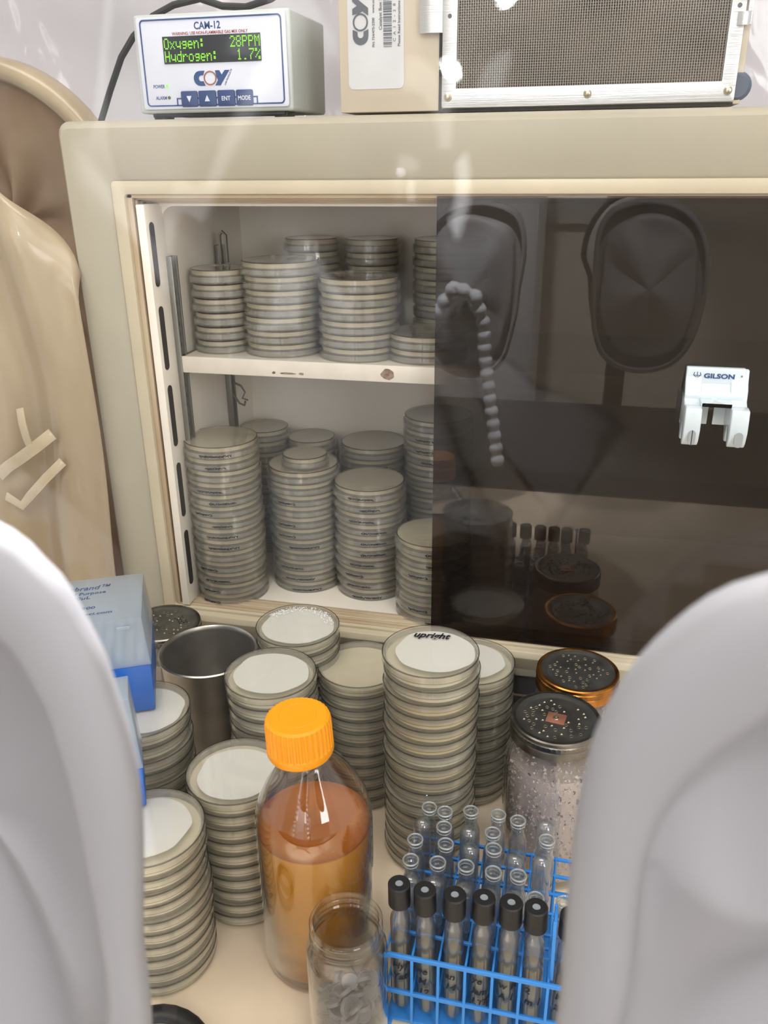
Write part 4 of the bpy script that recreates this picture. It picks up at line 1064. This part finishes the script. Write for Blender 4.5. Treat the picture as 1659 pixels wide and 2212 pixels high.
ch = thing('added_grey_chair', 'unseen grey chair added behind the bench to make an arched reflection', 'chair', (110,-1050,-900))  # added for the grey arch mirrored in the door
put('backrest', MB().prism([(120*cos(radians(q))*(1 if sin(radians(q)) > 0 else .8), 1290+ (170 if sin(radians(q)) > 0 else 300)*sin(radians(q))) for q in range(0,360,12)], -20, 20).mesh('chair_back', pmat('grey_fabric',(190,188,186),0.8), bevel=10, seg=3), ch)
put('backrest_edge', MB().tube([(128*cos(radians(q))*(1 if sin(radians(q)) > 0 else .8), 0, 1290+ (178 if sin(radians(q)) > 0 else 308)*sin(radians(q))) for q in range(0,360,12)], 9, 8, closed=True).mesh('chair_edge', M_black), ch)
put('stem', MB().box(-30,30,-10,30,480,1020).mesh('chair_stem', M_black, bevel=4), ch)
put('seat', MB().box(-230,230,-450,20,430,490).mesh('chair_seat', MATS['grey_fabric'], bevel=20, seg=3), ch)
put('pedestal', MB().lathe([(0,0),(260,0),(260,30),(40,60),(30,430),(0,430)], 24, (0,-200,0)).mesh('chair_ped', M_black), ch)
# unseen frames added around the two fill lights, for reflections
struct('fill_frame_left', ring_band(rrect(-1090,90,420,2300,4), rrect(-1050,50,515,2225,4), -1998, -1960).mesh('fill_frame_left', pmat('fill_frame_trim',(180,178,172),0.5)))
struct('fill_frame_right', ring_band(rrect(860,2540,420,2300,4), rrect(900,2500,515,2225,4), -1998, -1960).mesh('fill_frame_right', MATS['fill_frame_trim']))
def area(name, loc, rot, sx, sy, power, col):
    l = bpy.data.lights.new(name, 'AREA'); l.shape = 'RECTANGLE'; l.size = sx; l.size_y = sy; l.energy = power; l.color = col
    o = bpy.data.objects.new(name, l); COL.objects.link(o); o.location = loc; o.rotation_euler = rot; return o
area('ceiling_lamp', (-0.3, 0.45, 2.35), (0,0,0), 2.0, 0.6, 20, (1.0,0.965,0.91))
area('ceiling_lamp', (0.7,-0.9, 2.35), (0,0,0), 2.4, 0.6, 14, (1.0,0.97,0.93))
area('added_fill_light', (-0.5,-1.94,1.37), (radians(90),0,0), 1.1, 1.7, 20, (0.95,0.97,1.0))  # added area light: front fill and a pale veil on the sheet
area('added_fill_light', (1.7,-1.94,1.37), (radians(90),0,radians(22)), 1.6, 1.7, 64, (0.97,0.98,1.0))  # added area light: fills the incubator from the right
dl = bpy.data.lights.new('added_glint_light','AREA'); dl.shape = 'DISK'; dl.size = 0.09; dl.energy = 3.2; dl.color = (0.95,0.97,1.0)  # added disk light that puts glints on the front sheet
do_ = bpy.data.objects.new('added_glint_light', dl); COL.objects.link(do_); do_.location = (-0.05,-0.5,1.35); do_.rotation_euler = (Vector((-0.05,0.17,0.66))-do_.location).to_track_quat('-Z','Y').to_euler()
def spot(loc, tgt, power, ang, col=(0.93,0.96,1.0), blend=.4):  # added spots that brighten what the dark door mirrors
    l = bpy.data.lights.new('added_reflection_spot','SPOT'); l.energy = power; l.spot_size = radians(ang); l.spot_blend = blend; l.shadow_soft_size = .05; l.color = col
    o = bpy.data.objects.new('added_reflection_spot', l); COL.objects.link(o); o.location = loc
    o.rotation_euler = (Vector(tgt)-Vector(loc)).to_track_quat('-Z','Y').to_euler()
spot((-0.20,0.78,1.9), (-0.21,0.20,0.40), 620, 14)
spot((0.15,0.78,1.9), (0.10,0.19,0.46), 170, 12)
spot((-0.3,0.1,2.2), (-0.4,-1.2,0.6), 420, 40)
w = bpy.data.worlds.new('world'); SC.world = w; w.use_nodes = True
w.node_tree.nodes['Background'].inputs[0].default_value = (0.9,0.88,0.86,1); w.node_tree.nodes['Background'].inputs[1].default_value = 0.8

SC.view_settings.view_transform = 'Standard'; SC.view_settings.look = 'None'; SC.view_settings.gamma = 1
SC.view_settings.exposure = 0.22
SC.cycles.transparent_max_bounces = 48
SC.cycles.max_bounces = 6; SC.cycles.diffuse_bounces = 4; SC.cycles.glossy_bounces = 4
SC.cycles.sample_clamp_indirect = 6
SC.cycles.caustics_reflective = False; SC.cycles.caustics_refractive = False
SC.cycles.use_denoising = True
SC.cycles.use_adaptive_sampling = True; SC.cycles.adaptive_threshold = 0.05
